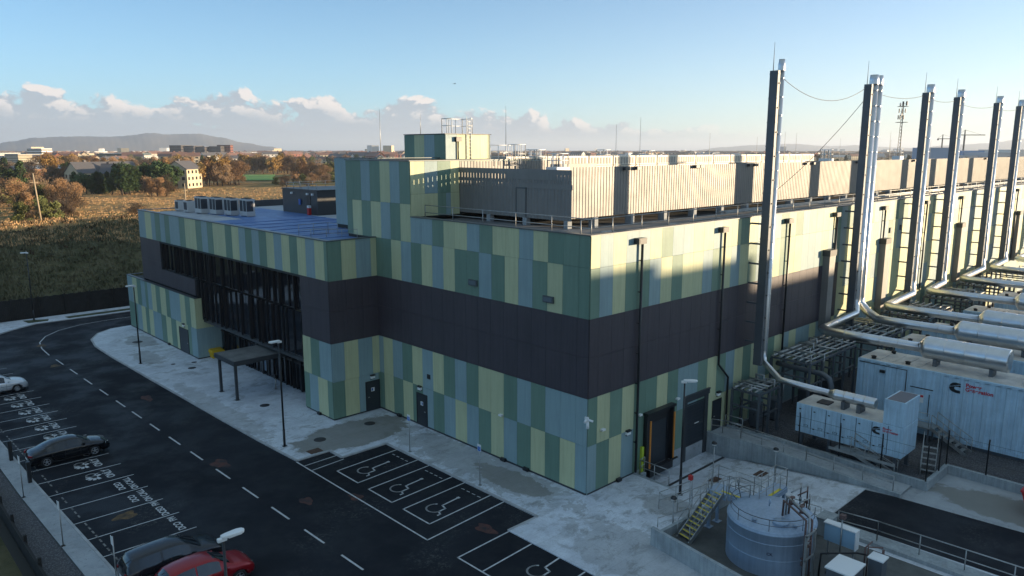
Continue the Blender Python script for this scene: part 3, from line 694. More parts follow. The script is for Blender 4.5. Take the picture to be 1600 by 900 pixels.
door('x',-0.003,15.22,16.35,0.13,2.4); door('y',21.2,-1.36,-0.22,0.12,2.35); door('x',AX,47.55,49.75,0.1,2.45,False)
door('y',-0.003,13.42,14.45,0.45,2.6,False)
def bulk(ax, pl, u, z):
    mb = MB(); 
    f = (lambda d,w_,h0,h1: (pl-d,u-w_,z+h0,pl-0.046,u+w_,z+h1)) if ax == 'x' else (lambda d,w_,h0,h1: (u-w_,pl-d,z+h0,u+w_,pl-0.046,z+h1))
    mb.box(*f(0.20,0.17,0,0.2),0); b_ = f(0.24,0.19,0.2,0.30); mb.box(*b_,1); mb.box(*f(0.15,0.19,-0.05,0),1)
    mb.build('bulkhead_lamp', [M_LAMPW, M_BLACK], bld)
for a in (('x',-.003,15.95,2.75),('y',21.2,-.8,2.62),('x',AX,48.4,2.75),('y',-.003,3.72,2.8),('y',-.003,14.0,2.95)): bulk(*a)
mb = MB(); mb.box(-0.35,1.0,-0,0,1,0) if False else None
def small(x,y,z,s,m,name): MB_ = MB(); MB_.box(x-s[0]/2,y-s[1]/2,z-s[2]/2,x+s[0]/2,y+s[1]/2,z+s[2]/2); return MB_.build(name, m, bld, bevel=0.01)
for (y,z) in ((9.9,11.45),(3.1,11.32)):
    mb = MB(); mb.box(-0.16,y-.42,z-.2,-.05,y+.42,z+.2,0); mb.box(-0.18,y-.34,z-.13,-.161,y+.34,z+.13,1); mb.build('wall_vent', [M_COPE, mat('vent_mesh',(0.10,0.13,0.15),0.6)], bld)
small(-.07,14.92,3.95,(.05,.34,.34),M_BLACK,'wall_vent')
# security camera on the corner
mb = MB(); mb.box(-.12,-.12,4.55,.0,.12,4.85); mb.tube([(-.1,0,4.7),(-.35,-.1,4.62)],.07,8); mb.tube([(-.05,-.1,4.7),(.1,-.35,4.62)],.07,8); mb.tube([(-.12,-.12,4.2),(-.12,-.12,4.58)],.09,8); mb.build('security_camera', M_WHITE, bld)
for (x,z) in ((1.24,3.78),(4.83,3.8),(8.9,3.9)): small(x,-.16,z,(.28,.2,.12),M_WHITE,'sensor')
small(-.16,7.2,3.1,(.2,.28,.12),M_WHITE,'sensor')
small(31.2,-.1,12.1,(.3,.14,.5),M_COPE,'wall_vent'); small(43.4,-.1,12.5,(.3,.14,.5),M_COPE,'wall_vent'); small(46,-.1,12.6,(.3,.14,.5),M_COPE,'wall_vent'); 
for y in (18.6,7.0,4.9): small(-.13,y,.12,(.2,.45,.2),M_BLACK,'floor_vent')
small(2.9,-.15,.12,(.4,.2,.2),M_BLACK,'floor_vent'); small(AX-.12,52.9,.12,(.2,.4,.2),M_BLACK,'floor_vent'); small(WX-.12,23.2,.1,(.2,.4,.2),M_BLACK,'floor_vent')
# dock door with amber guide posts and the tall roller door
mb = MB(); mb.box(5.40,-.10,-0.05,5.95,-.01,3.72,0); mb.box(7.85,-.10,-0.05,8.27,-.01,3.72,0); mb.box(5.95,-.10,2.9,7.85,-.01,3.72,0)
mb.box(5.30,-.45,3.62,8.35,-.01,3.78,0); mb.box(5.34,-.35,-0.05,5.5,-.10,3.62,0); mb.box(8.15,-.35,-.05,8.30,-.10,3.62,0); mb.box(5.5,-.06,-.05,8.2,-.02,3.6,0)
dk = mb.build('dock_shelter', M_BLACK, bld)
mb = MB(); 
for k in range(6): mb.box(5.96,-.065-(.004 if k%2 else 0),0.0+.48*k,7.84,-.061,0.47+.48*k)
mb.build('dock_door', M_DOOR, dk)
for x in (5.62,8.22): mb = MB(); mb.box(x,-.42,0.05,x+.11,-.352,3.22); mb.build('amber_guide', mat('amber_strip',(0.60,0.22,0.03),0.5), dk)
mb = MB(); mb.box(5.6,-.5,-.5,8.1,-.1,-.05); mb.bar((5.8,-.3,-.1),(8.0,-.9,.35),.15,.05); mb.build('dock_leveller', M_BLACK, dk)
mb = MB(); mb.box(5.08,-.22,.7,5.28,-.05,1.6); mb.box(5.08,-.22,-.25,5.28,-.05,.6); mb.build('traffic_light', mat('hi_vis_case',(0.50,0.62,0.05),0.5), dk)
mb = MB(); mb.box(9.86,-.12,-.85,10.15,-.005,3.4,0); mb.box(12.3,-.12,-.85,12.72,-.005,3.4,0); mb.box(9.75,-.16,3.4,12.8,-.005,3.74,0); mb.box(9.75,-.2,3.74,12.85,-.005,3.8,0)
rd = mb.build('roller_door_frame', M_TRIM, bld)
mb = MB()
for k in range(34): mb.box(10.15,-.04-(.012 if k%2 else 0),-.85+.125*k,12.3,-.006,-.85+.125*k+.124)
mb.build('roller_door', M_DOOR, rd)
small(11.4,-.09,1.6,(.5,.02,.06),M_WHITE,'door_plate')
# rainwater pipes with hopper heads
def downpipe(x, pts):
    mb = MB(); mb.tube([(x,-.22,14.6)]+pts, .08, 8); z = 13.5
    while z > pts[0][2]+.3: mb.box(x-.09,-.25,z,x+.09,-.05,z+.05); z -= 1.9
    p = mb.build('downpipe', M_BLACK, bld)
    mb = MB(); mb.box(x-.62,-.45,14.55,x+.12,-.05,14.9); mb.box(x-.55,-.46,14.6,x-.1,-.452,14.85); mb.build('hopper_head', M_TRIM, p)
downpipe(4.45,[(4.45,-.22,0.15)]); downpipe(13.65,[(13.65,-.22,5.3),(15.0,-.22,4.1),(15.0,-.22,.5)]); downpipe(22.9,[(22.9,-.22,4.6)])
for x in (31.2,41.5,52.5,63.8,75.0,87,99): downpipe(x,[(x,-.22,5.6)])
for x in (30.4,42.2,64.2,88.5):
    mb = MB(); mb.box(x-1.0,-.62,5.2,x,-.05,11.4,0); mb.box(x-1.15,-.7,11.4,x+.1,-.05,11.9,1); mb.build('wall_duct', [M_SCREEN, M_TRIM], bld)
# roof screens, penthouse
def corr(mb, p0, p1, z0, z1, per=0.3, dep=0.028, m=0, side=1):
    p0 = Vector((*p0,0)); p1 = Vector((*p1,0)); L = (p1-p0).length; d = (p1-p0)/L; nv = Vector((d.y,-d.x,0))*side
    n = int(L/per); prof = []
    for i in range(n):
        s0 = i*L/n; q = L/n
        prof += [(s0,0),(s0+q*.42,0),(s0+q*.5,dep),(s0+q*.92,dep)]
    prof.append((L,0)); vs = []
    for s_, e in prof:
        p = p0+d*s_+nv*e; vs += [(p.x,p.y,z0),(p.x,p.y,z1)]
    mb.add(vs, [(2*i,2*i+2,2*i+3,2*i+1) for i in range(len(prof)-1)], m)
SX, SY = 4.48, 5.47
mb = MB(); corr(mb,(SX,16.68),(SX,SY),15.45,17.45,side=1); corr(mb,(SX,16.68),(SX,SY),17.78,18.02,side=1)
for k in range(34):
    y = 16.6-.33*k; g1 = .07 if (k < 20 and k % 5 != 4) else 0.0; g2 = .07 if k < 15 or k > 28 else 0.0
    mb.box(SX-.035,y-.33+g1,17.45,SX,y,17.78); mb.box(SX-.035,y-.33+g2,18.02,SX,y,18.66)
mb.box(SX-.045,SY,18.36,SX,16.68,18.72)
corr(mb,(SX,SY),(132,SY),15.62,18.9,side=1)
mb.box(SX+.1,SY+.03,18.5,132,SY+.15,18.62); corr(mb,(SX+.1,18.9),(SX+.1,18.901),15,16) if False else None
mb.box(SX+.12,SY+.06,15.62,132,SY+.09,18.5)
mb.box(SX+.13,SY+.2,15.5,SX+.16,16.6,17.4)
scr = mb.build('plant_screen', M_SCREEN, bld)
mb = MB(); mb.box(SX-.06,9.55,15.45,SX-.005,9.62,17.4); mb.box(SX-.1,10.45,15.45,SX-.005,10.52,17.4); mb.box(SX-.1,9.55,17.4,SX-.005,10.52,17.5); mb.box(SX-.085,9.62,15.45,SX-.072,10.45,17.4,1); mb.build('screen_door', [M_COPE,M_SCREEN], scr)
x = 6.5
while x < 130: mb = MB(); mb.box(x,SY-.25,14.95,x+.35,SY+.3,15.6); mb.build('screen_foot', M_CONC, scr); x += 3.9
for y in (5.7,9.5,13.2): mb = MB(); mb.box(SX-.1,y,14.95,SX+.3,y+.35,15.45); mb.build('screen_foot', M_CONC, scr)
mb = MB(); mb.box(SX+.1,24.9,15.5,30,25.2,18.6); corr(mb,(4.5,16.64),(14,16.64),16.0,19.15,side=1); mb.build('rear_screen', M_SCREEN, bld)
mb = MB(); mb.box(SX+.2,SY+.2,17.3,14,16.5,17.4); mb.box(14,SY+.2,17.3,130,24.5,17.4); mb.build('plant_deck', M_ROOF, bld)
mb = MB(); mb.box(14,16.7,15.0,14.3,25,19.1); mb.box(15.0,SY+1.5,17.4,17.8,SY+3.5,18.75,0)
for k in range(22): mb.box(20+5*k,SY+2.2,17.4,23.6+5*k,SY+4.0,18.6+.12*(k%3))
mb.build('plant_casing', M_TRIM, bld)
# rows of pale louvred coolers further back on the roof
cool = MB(); cool.box(0,0,0,3.6,2.4,0.95,0)
for k in range(6): cool.box(.25+.55*k,-.03,.15,.62+.55*k,-.002,.82,1)
M_COOL = mat('cooler_casing',(0.62,0.58,0.50),0.5); M_COOLD = mat('cooler_slots',(0.30,0.28,0.25),0.6)
for k in range(16):
    x = 18+4.05*k
    mb = MB(); mb.box(x,26,17.4,x+3.8,28.5,19.36,0)
    for j in range(7): mb.box(x+.2+.5*j,25.97,18.5,x+.5+.5*j,25.998,19.2,1)
    mb.box(x,25.9,18.34,x+3.8,25.99,18.42,1); mb.build('roof_cooler', [M_COOL,M_COOLD], bld)
# lift overrun on the tower with guard cage
mb = MB(); mb.box(9.32,24.32,19.15,14.4,30.1,21.3,7)
row(mb,'x',9.3,[24.3,25.75,27.2,28.65,30.15],'GBYG',19.2,21.3); row(mb,'y',24.3,[9.3,10.55,12.1,13.2,14.4],'BYYY',19.2,21.3)
lo = mb.build('lift_overrun', ALLP, bld)
mb = MB(); mb.box(9.2,24.2,21.31,14.5,30.2,21.37); mb.build('coping', M_TRIM, lo)
mb = MB(); rail_mb(mb,[(10.0,24.25,21.4),(10.0,25.6,21.4),(12.3,25.6,21.4),(12.3,24.25,21.4),(11.9,24.25,21.4)],1.25,0.8,.035)
mb.tube([(11.6,24.2,19.2),(11.6,24.2,22.8)],.035,6); mb.tube([(12.1,24.2,19.2),(12.1,24.2,22.8)],.035,6)
for k in range(11): mb.tube([(11.6,24.2,19.4+.3*k),(12.1,24.2,19.4+.3*k)],.02,6)
mb.build('roof_ladder', M_WHITE, lo)
mb = MB(); mb.box(10.3,24.0,20.7,10.9,24.25,21.1); mb.tube([(10.6,24.15,20.7),(10.6,24.15,19.2)],.06,8); mb.build('downpipe', M_BLACK, lo)
mb = MB(); rail_mb(mb,[(7.8,16.9,19.25),(10.3,16.9,19.25)],1.1,.8,.03); rail_mb(mb,[(9.2,16.4,18.9),(9.2,15.6,18.9),(10.3,15.6,18.9),(10.3,16.4,18.9)],1.5,.5,.03)
for k in range(6): mb.tube([(9.4,16.45,17.6+.3*k),(10.1,16.45,17.6+.3*k)],.02,6)
mb.build('roof_ladder', M_WHITE, bld)
def frame_hatch(x, y, z, n=1):
    mb = MB(); rail_mb(mb,[(x,y,z),(x+1.3,y,z),(x+1.3,y+1.0,z),(x,y+1.0,z),(x,y,z)],1.1,.6,.04); mb.box(x-.1,y-.1,z-.6,x+1.4,y+1.1,z+.05); mb.build('roof_hatch_cage', M_WHITE, bld)
frame_hatch(12.6,16.9,18.9); frame_hatch(12.2,14.0,18.6)
frame_hatch(60.5,14,18.9); frame_hatch(95,18,19.0); frame_hatch(37.2,30,18.9); frame_hatch(44,28.6,18.8)
# lamps peeping over the screen top
for x in (9.8,11.1,18.4,19.0,26.3,27.2,36.6,38.0,48,51,64,78,92): small(x,SY-.2,18.75,(.5,.25,.22),M_TRIM,'screen_lamp')
# roof edge railings
mb = MB(); rail_mb(mb,[(1.2,16.6,15.0),(1.2,1.0,15.0)],1.1,2.9,.03); mb.build('roof_railing', M_GALV, bld)
mb = MB(); rail_mb(mb,[(0.3,1.0,15.0),(130,1.0,15.0)],1.1,2.8,.03); mb.build('roof_railing', M_GALV, bld)
mb = MB(); rail_mb(mb,[(-3.0,27.5,13.3),(-0.4,27.5,13.3),(-0.4,26.0,13.3)],.9,1.4,.02); rail_mb(mb,[(-3.6,24.5,13.5),(-1,22.2,13.5)],.6,1.3,.02); rail_mb(mb,[(3.2,25.2,13.3),(2.2,28,13.3)],1.0,1.0,.02); mb.build('roof_railing', M_GALV, bld)
mb = MB(); rail_mb(mb,[(8.3,44.6,15.88),(8.3,51.2,15.88),(18,51.2,15.88)],.6,1.6,.025); mb.build('roof_railing', M_GALV, bld)
for k in range(9): mb = MB(); mb.box(1.6+2.7*k,.55,14.95,2.3+2.7*k,.9,15.04); mb.build('roof_walkway_pad', M_CONC, bld)
for k in range(14): mb = MB(); mb.box(.6+3.5*k,1.4+(k%2),14.95,1.5+3.5*k,1.7+(k%2),15.06); mb.build('roof_walkway_pad', M_CONC, bld)
# pipes lying along the roof below the screen
mb = MB(); mb.tube([(20,3.6,15.25),(125,3.6,15.25)],.09,8); mb.tube([(20,4.1,15.3),(125,4.1,15.3)],.07,8); mb.tube([(13,2.2,15.15),(125,2.2,15.15)],.05,6); mb.build('roof_pipe', M_GALV, bld)
# plant room on the wing roof
mb = MB(); mb.box(8.0,44.0,13.2,19,51.6,15.75,0); mb.box(7.9,43.9,15.75,19,51.7,15.88,0); mb.box(9.22,46.6,13.25,9.299,49.0,15.55,0) if False else None
pr = mb.build('plant_room', [M_TRIM,M_BLACK], bld)
mb = MB(); mb.box(7.96,45.4,13.3,7.995,46.2,15.2); mb.build('door', M_BLACK, pr)
small(7.92,47.6,14.5,(.1,.4,.6),mat('sign_blue',(0.03,0.10,0.35),0.5),'safety_sign')
for y in (44.8,45.9,49.3): small(7.9,y,15.4,(.2,.25,.2),M_LAMPW,'bulkhead_lamp')
mb = MB(); mb.box(7.5,45.0,13.27,7.8,45.35,14.0,0); mb.box(7.5,45.0,14.0,7.8,45.35,14.25,1); mb.build('fire_point', [mat('signal_red',(0.45,0.02,0.02),0.5), M_WHITE], bld)
# condensers on the wing roof
for k, (x,y,w_,h_) in enumerate([(-.5,60.0,1.1,1.15),(-.45,57.6,1.15,1.2),(-.1,55.0,1.7,1.75),(.5,52.6,1.7,1.75),(1.1,50.3,1.7,1.75),(1.8,48.1,1.7,1.75)]):
    mb = MB(); mb.box(x,y-w_/2,13.35,x+.9,y+w_/2,13.3+h_,0); mb.box(x+.1,y-w_/2+.1,13.24,x+.8,y-w_/2+.2,13.35,0); mb.box(x+.1,y+w_/2-.2,13.24,x+.8,y+w_/2-.1,13.35,0)
    n = 1 if w_ < 1.5 else 2
    for j in range(n):
        a = y-w_/2+.12+j*(w_-.12)/n; mb.box(x-.012,a,13.55 if n == 1 else 13.8,x-.002,a+(w_-.12)/n-.16,13.3+h_-.15,1)
        mb.lathe([(.001,.02),(.3,.02),(.32,.06),(.36,.06),(.36,0)],16,(x+.45,a+(w_-.2)/n/2,13.3+h_),m=1)
    mb.box(x-.002,y-w_/2-.003,13.8,x+.7,y-w_/2-.001,13.3+h_-.2,1) if n == 2 else None
    mb.build('condenser_unit', [mat('condenser_casing',(0.42,0.43,0.43),0.5), mat('coil_grille',(0.03,0.035,0.045),0.6)], bld)
# lightning rods
def rod(x,y,z,h): mb = MB(); mb.tube([(x,y,z),(x,y,z+h)],[.03,.012],5); mb.build('lightning_rod', M_GALV, bld)
for a in ((1.2,22,19.2,3.8),(9.5,28,21.3,1.8),(10,17.5,19.2,4.2),(25.5,16,17.4,5.5),(17,12,17.4,4.6),(34,14,17.4,4.2),(45,15,17.4,4),(52,14,17.4,4.5),(66,15,17.4,4),(80,14,17.4,4),(96,14,17.4,4),(58,6,18.8,3.2),(33.5,6,18.8,2.8)): rod(*a)

# ------------------------------------------------------------------ the neighbouring hall whose shadow falls across the yard
nb = thing('neighbour_hall', 'second data hall standing across the yard behind the camera', 'building', (90,-85,0))
mb = MB(); mb.box(20,-110,-.3,81.3,-60,21.2,0); mb.box(81.3,-110,-.3,93.0,-60,20.5,0); mb.box(93.0,-110,-.3,107.5,-60,18.0,0); mb.box(107.5,-110,-.3,150,-60,12.3,0); mb.build('wall', PM[2], nb)
mb = MB()
for (a,b_,z) in ((20,81.3,21.2),(81.3,93,20.5),(93,107.5,18.0),(107.5,150,12.3)): mb.box(a+.01,-60.3,z-.25,b_-.01,-59.9,z+.03)
mb.build('coping', M_COPE, nb)
mb = MB()
for k in range(12): mb.box(24+10*k,-60.05,-.2,27+10*k,-59.98,3.5)
mb.build('roller_door', M_DOOR, nb)
# ------------------------------------------------------------------ exhaust stacks with ducts and silencers
M_STEEL = mat('bright_duct_steel', (0.63,0.64,0.65), 0.30, 1.0, noise=(1.3,0.12,5), bump=(2.5,0.006))
M_COL = mat('grey_painted_steel', (0.10,0.115,0.13), 0.5, 0.2, noise=(1.0,0.15,4))
GX = [25.9, 33.2, 39.2, 50.2, 60.9, 72.1, 83.2]           # container centre lines
def stack(cx, pipes, r, label, ztop=26.1):
    t = thing('exhaust_stack', label, 'exhaust stack', (cx,-1.0,0), 0, 'row of exhaust stacks along the wall')
    mb = MB(); mb.box(cx,-1.42,4.7,cx+.30,-.82,25.25,0)
    for k in range(13): mb.box(cx-.01,-1.44,5.8+1.6*k,cx+.31,-.80,5.86+1.6*k,0)
    mb.build('support_column', M_COL, t)
    for k in range(7):
        z = 6.3+1.42*k; mb = MB(); mb.box(cx+.04,-.82,z,cx+.14,-.05,z+.12); mb.build('wall_bracket', M_COL, t)
    mb = MB()
    for k in range(12):
        z = 6.6+1.62*k; mb.box(cx+.3,-1.08,z,pipes[-1][0],-1.0,z+.07); mb.tube([(cx+.2,-1.42,z),(cx+.2,-1.5,z)],.05,6)
    mb.build('pipe_clamp', M_BLACK, t)
    mb = MB(); mb.tube([(cx+.1,-1.0,25.2),(cx+.1,-1.0,27.1)],[.03,.012],5); mb.build('lightning_rod', M_COL, t)
    for (px_, path, sil) in pipes:
        mb = MB(); mb.tube([(px_,-1.15,25.35),(px_,-1.15,path[0][2]+.5)]+path, r, 14)
        z = 24.8
        while z > path[0][2]+1.5: mb.lathe([(r+.001,0),(r+.018,.01),(r+.018,.05),(r+.001,.06)],14,(px_,-1.15,z)); z -= 1.25
        a, b_ = Vector(path[-2]), Vector(path[-1])
        for k in range(1, int((b_-a).length/1.3)): 
            p = a.lerp(b_, k*1.3/(b_-a).length); mb.lathe([(r+.001,-.03),(r+.015,-.02),(r+.015,.02),(r+.001,.03)],14,tuple(p),'y')
        d = mb.build('flue_pipe', M_STEEL, t)
        mb = MB(); mb.lathe([(r+.02,0),(r+.02,.3),(r-.02,.75),(r-.06,.75),(r-.08,.1)],16,(px_,-1.15,25.3)); mb.build('rain_cap', M_STEEL, d)
        if sil:
            x, y0, y1, z, rr = sil
            mb = MB(); mb.lathe([(r,y1-y0+.35 if False else .45),(rr*.96,.12),(rr,.05),(rr,0)],20,(x,y0,z),'y')
            n = 4; L = (y0-y1)/n
            for k in range(n): mb.lathe([(rr,-k*L),(rr+.012,-k*L-.02),(rr+.012,-k*L-.06),(rr,-k*L-.08),(rr,-(k+1)*L)],22,(x,y0,z),'y')
            mb.lathe([(rr,0),(rr*.97,-.04),(rr*.55,-.05),(.001,-.05)],22,(x,y1,z),'y'); s = mb.build('silencer', M_STEEL, d)
            for yy in (y0-.7, y1+.9): mb = MB(); mb.box(x-.45,yy-.12,z-rr-.55,x+.45,yy+.12,z-rr+.12); mb.build('saddle', M_COL, s)
    return t
SZ = 6.0
def gen_path(px_, gx, zb=6.9): return [(px_,-1.15,zb),(px_-.7,-1.45,SZ+.15),(gx+.6,-1.75,SZ+.02),(gx,-2.5,SZ),(gx,-9.6,SZ)]
stack(17.3,[(18.25,[(18.25,-1.15,5.2),(18.0,-1.3,4.85),(16.9,-3.2,4.15),(17.1,-7.0,3.95)],(17.1,-7.0,-9.6,3.95,.36))],.22,'nearest exhaust stack, one slim pipe beside a dark column, foot hanging over the small generator')
stack(32.95,[(34.05,gen_path(34.05,GX[0]),(GX[0],-9.6,-14.7,SZ+.1,.8)),(35.0,[(35.0,-1.15,6.9),(34.9,-1.8,SZ+.2),(GX[1]+.2,-3.3,SZ),(GX[1],-4.2,SZ),(GX[1],-9.7,SZ)],(GX[1],-9.7,-14.9,SZ+.1,.8))],.35,'second exhaust stack from the left, the only one with two steel pipes')
LS = ['third exhaust stack from the left, just right of the lattice mast','fourth exhaust stack from the left','fifth exhaust stack from the left','sixth exhaust stack, last one fully inside the right edge','seventh exhaust stack, cut by the right edge of the view']
for i, (cx, gx) in enumerate([(46.3,GX[2]),(55.3,GX[3]),(69.2,GX[4]),(78.6,GX[5]),(93.5,GX[6])]):
    px_ = cx+1.15; stack(cx,[(px_,gen_path(px_,gx),(gx,-9.8,-15.0,SZ+.1,.8))],.35,LS[i])
# slack cables
def cable(p, q, sag, label):
    p = Vector(p); q = Vector(q); pts = []
    for i in range(17):
        t_ = i/16; v = p.lerp(q,t_); v.z -= sag*4*t_*(1-t_); pts.append(v)
    mb = MB(); mb.tube(pts,.022,5); tag(mb.build('cable', M_BLACK), label, 'cable', 'cables strung between the stacks')
tops = [(18.7,25.0),(33.0,25.0),(46.4,25.0),(55.4,24.9),(69.3,24.9),(78.7,24.9)]
for i, ((a,za),(b_,zb)) in enumerate(zip(tops[:-1],tops[1:])): cable((a,-1,za-.1),(b_,-1,zb),[1.3,.5,.3,.4,.3][i],['slack cable between the first and second stacks','cable between the second and third stacks','cable between the third and fourth stacks','cable between the fourth and fifth stacks','cable between the fifth and sixth stacks'][i])
cable((33.0,-.9,24.0),(28.5,4.0,16.6),.4,'cable slanting down from the second stack to the roof edge')

# ------------------------------------------------------------------ generators
M_CONT = mat('container_paint', (0.46,0.65,0.78), 0.42, 0.0, noise=(1.1,0.13,5,(0.38,0.54,0.66)), bump=(3,0.004), streak=0.28)
M_CTOP = mat('container_roof', (0.62,0.58,0.52), 0.6, noise=(0.8,0.35,5,(0.42,0.39,0.35)))
M_LOGO = mat('logo_black', (0.012,0.012,0.015), 0.5); M_RED = mat('logo_red', (0.50,0.012,0.03), 0.5)
def emblem(parent, x, y, z, s):
    """black C-shaped emblem with two slanting arms, on a face looking to -X; y runs to the right as -Y"""
    P = lambda u, v: (x, y-u*s, z+v*s)
    def plate(pts): 
        mb = MB(); n = len(pts); vs = [P(*p) for p in pts]+[(x+.006, y-u*s, z+v*s) for u,v in pts]
        mb.add(vs,[tuple(range(n)),tuple(range(n,2*n))[::-1]]+[(i,(i+1)%n,n+(i+1)%n,n+i) for i in range(n)]); return mb
    outer = [(0.98,0.95),(0.55,1.0),(0.28,.93),(0.10,.76),(0.02,.56),(0.30,.62),(0.98,.88)]
    lower = [(0.02,.50),(0.03,.36),(0.12,.20),(0.30,.07),(0.60,.0),(1.0,.0),(0.97,.27),(0.62,.28),(0.48,.36),(0.45,.50),(0.52,.60),(0.98,.60),(0.98,.80),(0.62,.70),(0.28,.56)]
    mb = plate(outer); m2 = plate(lower); mb.add(m2.v, m2.f); mb.build('emblem', M_LOGO, parent)
def words(parent, x, y, z, s):
    for k, wd in enumerate(('Power','Generation')):
        text_mesh('lettering', wd, s, M_RED, parent, (x, y, z-(k+1)*s*.80+.1), (R(90),0,R(-90)), depth=.001)
def genset(cx, label, full=True):
    x0, x1, y0, y1, z0, z1 = cx-1.75, cx+1.75, -5.6, -26.0, 0.25, 4.9
    t = thing('generator_container', label, 'generator', (cx,-15,0), 0, 'row of container generators beside the hall')
    mb = MB(); mb.box(x0+.1,y1,z0,x1-.1,y0,z1-.1,0)
    corr(mb,(x0,y0-.1),(x0,-8.7),z0+.2,z1-.15,.62,.05,0,1); corr(mb,(x0,-11.1),(x0,y1),z0+.2,z1-.15,.62,.05,0,1)
    mb.box(x0-.05,y1,z0,x0+.12,y0,z0+.22,0); mb.box(x0-.05,y1,z1-.2,x0+.15,y0,z1-.02,0); mb.box(x0-.04,y0-.12,z0,x0+.1,y0+.01,z1-.02,0); mb.box(x0-.04,-8.75,z0,x0+.1,-8.6,z1-.1,0); mb.box(x0-.045,-11.15,z0,x0+.1,-11.0,z1-.1,0)
    mb.box(x0-.02,-11.0,z0+.2,x0+.1,-8.75,z1-.15,0); mb.box(x1-.12,y1,z0,x1,y0,z1-.05,0)
    mb.box(x0,y0-.02,z0,x1,y0+.04,z1-.05,0)
    b = mb.build('container_body', M_CONT, t)
    mb = MB(); mb.box(x0+.15,y1,z1-.09,x1-.02,y0-.05,z1-.01); 
    for k in range(4): mb.box(x0+.5,y0-1.0-.9*k,z1-.01,x1-.5,y0-1.4-.9*k,z1+.03)
    for (u,v) in ((x0+.45,-6.5),(x0+.6,-8.8),(x1-.6,-7.0)): mb.lathe([(.16,0),(.16,.18),(.22,.2),(.001,.26)],10,(u,v,z1-.01),m=1)
    mb.box(x0+.5,-15.8,z1-.01,x1-.4,-17.6,z1+.35,0)
    mb.build('container_roof', [M_CTOP,M_BLACK], t)
    mb = MB(); mb.box(x0+.1,y1,0,x1-.1,y0,z0-.001); mb.build('skid', M_COL, t)
    if full:
        mb = MB(); mb.box(x0-.06,-10.75,1.2,x0-.021,-9.35,3.5); d = mb.build('door', M_CONT, t)
        mb = MB(); mb.box(x0-.075,-10.8,3.5,x0-.03,-9.3,3.56); mb.box(x0-.09,-10.62,1.6,x0-.061,-10.58,3.2); mb.build('door_trim', M_BLACK, d)
        mb = MB(); mb.box(x0-.068,-10.25,2.5,x0-.061,-9.95,3.1,0); mb.box(x0-.071,-10.22,2.9,x0-.068,-9.98,3.06,1); mb.build('warning_sign', [M_WHITE,M_RED], d)
        mb = MB(); mb.box(x0-.2,-7.55,4.1,x0-.04,-7.2,4.3); mb.build('bulkhead_lamp', M_BLACK, t)
        mb = MB(); mb.tube([(x0-.07,y0-.1,4.65),(x0-.07,-9.0,4.62),(x0-.07,-9.0,2.6)],.03,6); mb.build('conduit', M_BLACK, t)
        emblem(t, x0-.062, -11.75, 3.72, .72); words(t, x0-.064, -12.75, 4.45, .36)
    return t
GL = ['pale blue generator container with black emblem and red lettering, nearest of the row','second generator container, half hidden behind the nearest silencer','third generator container in the row, pale dusty roof','fourth generator container in the row, pale dusty roof','fifth generator container in the row','sixth generator container, near the right edge','seventh generator container, far end of the row at the right edge']
for i, (gx, l) in enumerate(zip(GX, GL)): genset(gx, l, i == 0)
# small generator on stilts
sg = thing('generator_enclosure', 'small white generator enclosure on steel legs with a square air outlet', 'generator', (17.3,-8,0))
x0,x1,y0,y1,z0,z1 = 16.0,18.5,-4.9,-11.75,1.15,3.15
mb = MB(); mb.box(x0,y1,z0,x1,y0,z1); body = mb.build('enclosure_body', M_CONT, sg, bevel=.03)
mb = MB()
for k in range(6):
    a = y0-.15-.98*k; mb.box(x0-.02,a-.9,z0+.25,x0-.003,a,z1-.15,0); mb.box(x0-.04,a-.2,z1-.4,x0-.021,a-.08,z1-.33,1); mb.box(x0-.04,a-.2,z0+.4,x0-.021,a-.08,z0+.47,1); mb.box(x0-.025,a-.93,z0+.1,x0-.004,a-.91,z1-.05,1)
    mb.box(x0-.03,a-.75,z0+.5,x0-.021,a-.45,z0+.62,1); mb.box(x0-.032,a-.72,z0+.52,x0-.031,a-.48,z0+.60,0)
mb.build('side_door', [M_CONT,M_BLACK], body)
mb = MB(); mb.box(x0+.05,y1+1.3,z1,x1-.05,y0-.05,z1+.02,0); mb.box(x0+.8,y0-1.0,z1+.02,x1-.8,y0-1.8,z1+.1,1); mb.build('enclosure_roof', [M_CTOP,M_IRON], sg)
mb = MB(); mb.box(x0+.02,y1+.02,z1+.03,x1-.02,y1+1.25,4.75,0); mb.box(x0+.1,y1+.1,4.75,x1-.1,y1+1.15,4.76,1); mb.build('air_outlet', [M_CONT,mat('outlet_mesh',(0.13,0.13,0.15),0.7)], sg)
mb = MB(); mb.box(x0-.012,-9.42,2.35,x0-.004,-9.82,2.75); mb.box(x0-.012,-8.3,2.4,x0-.004,-8.65,2.75) ; mb.build('safety_sign', M_WHITE, sg)
emblem(sg, x0-.03, -9.9, 2.38, .5); words(sg, x0-.032, -10.55, 2.86, .2)
for (x,y) in ((x0+.2,y0-.4),(x1-.2,y0-.4),(x0+.2,-7.2),(x1-.2,-7.2),(x0+.2,-9.6),(x1-.2,-9.6),(x0+.2,y1+.4),(x1-.2,y1+.4)):
    mb = MB(); mb.box(x-.1,y-.1,0,x+.1,y+.1,z0); mb.box(x-.2,y-.2,0,x+.2,y+.2,.03); mb.build('leg', M_COL, sg)
mb = MB(); mb.box(x0-1.0,-10.6,z0-.2,x0-.02,-7.9,z0-.12); mb.box(x0-1.05,y1,z0-.2,x0-1.0,y0-2.8,z0-.02); mb.build('walkway', M_GALV, sg)
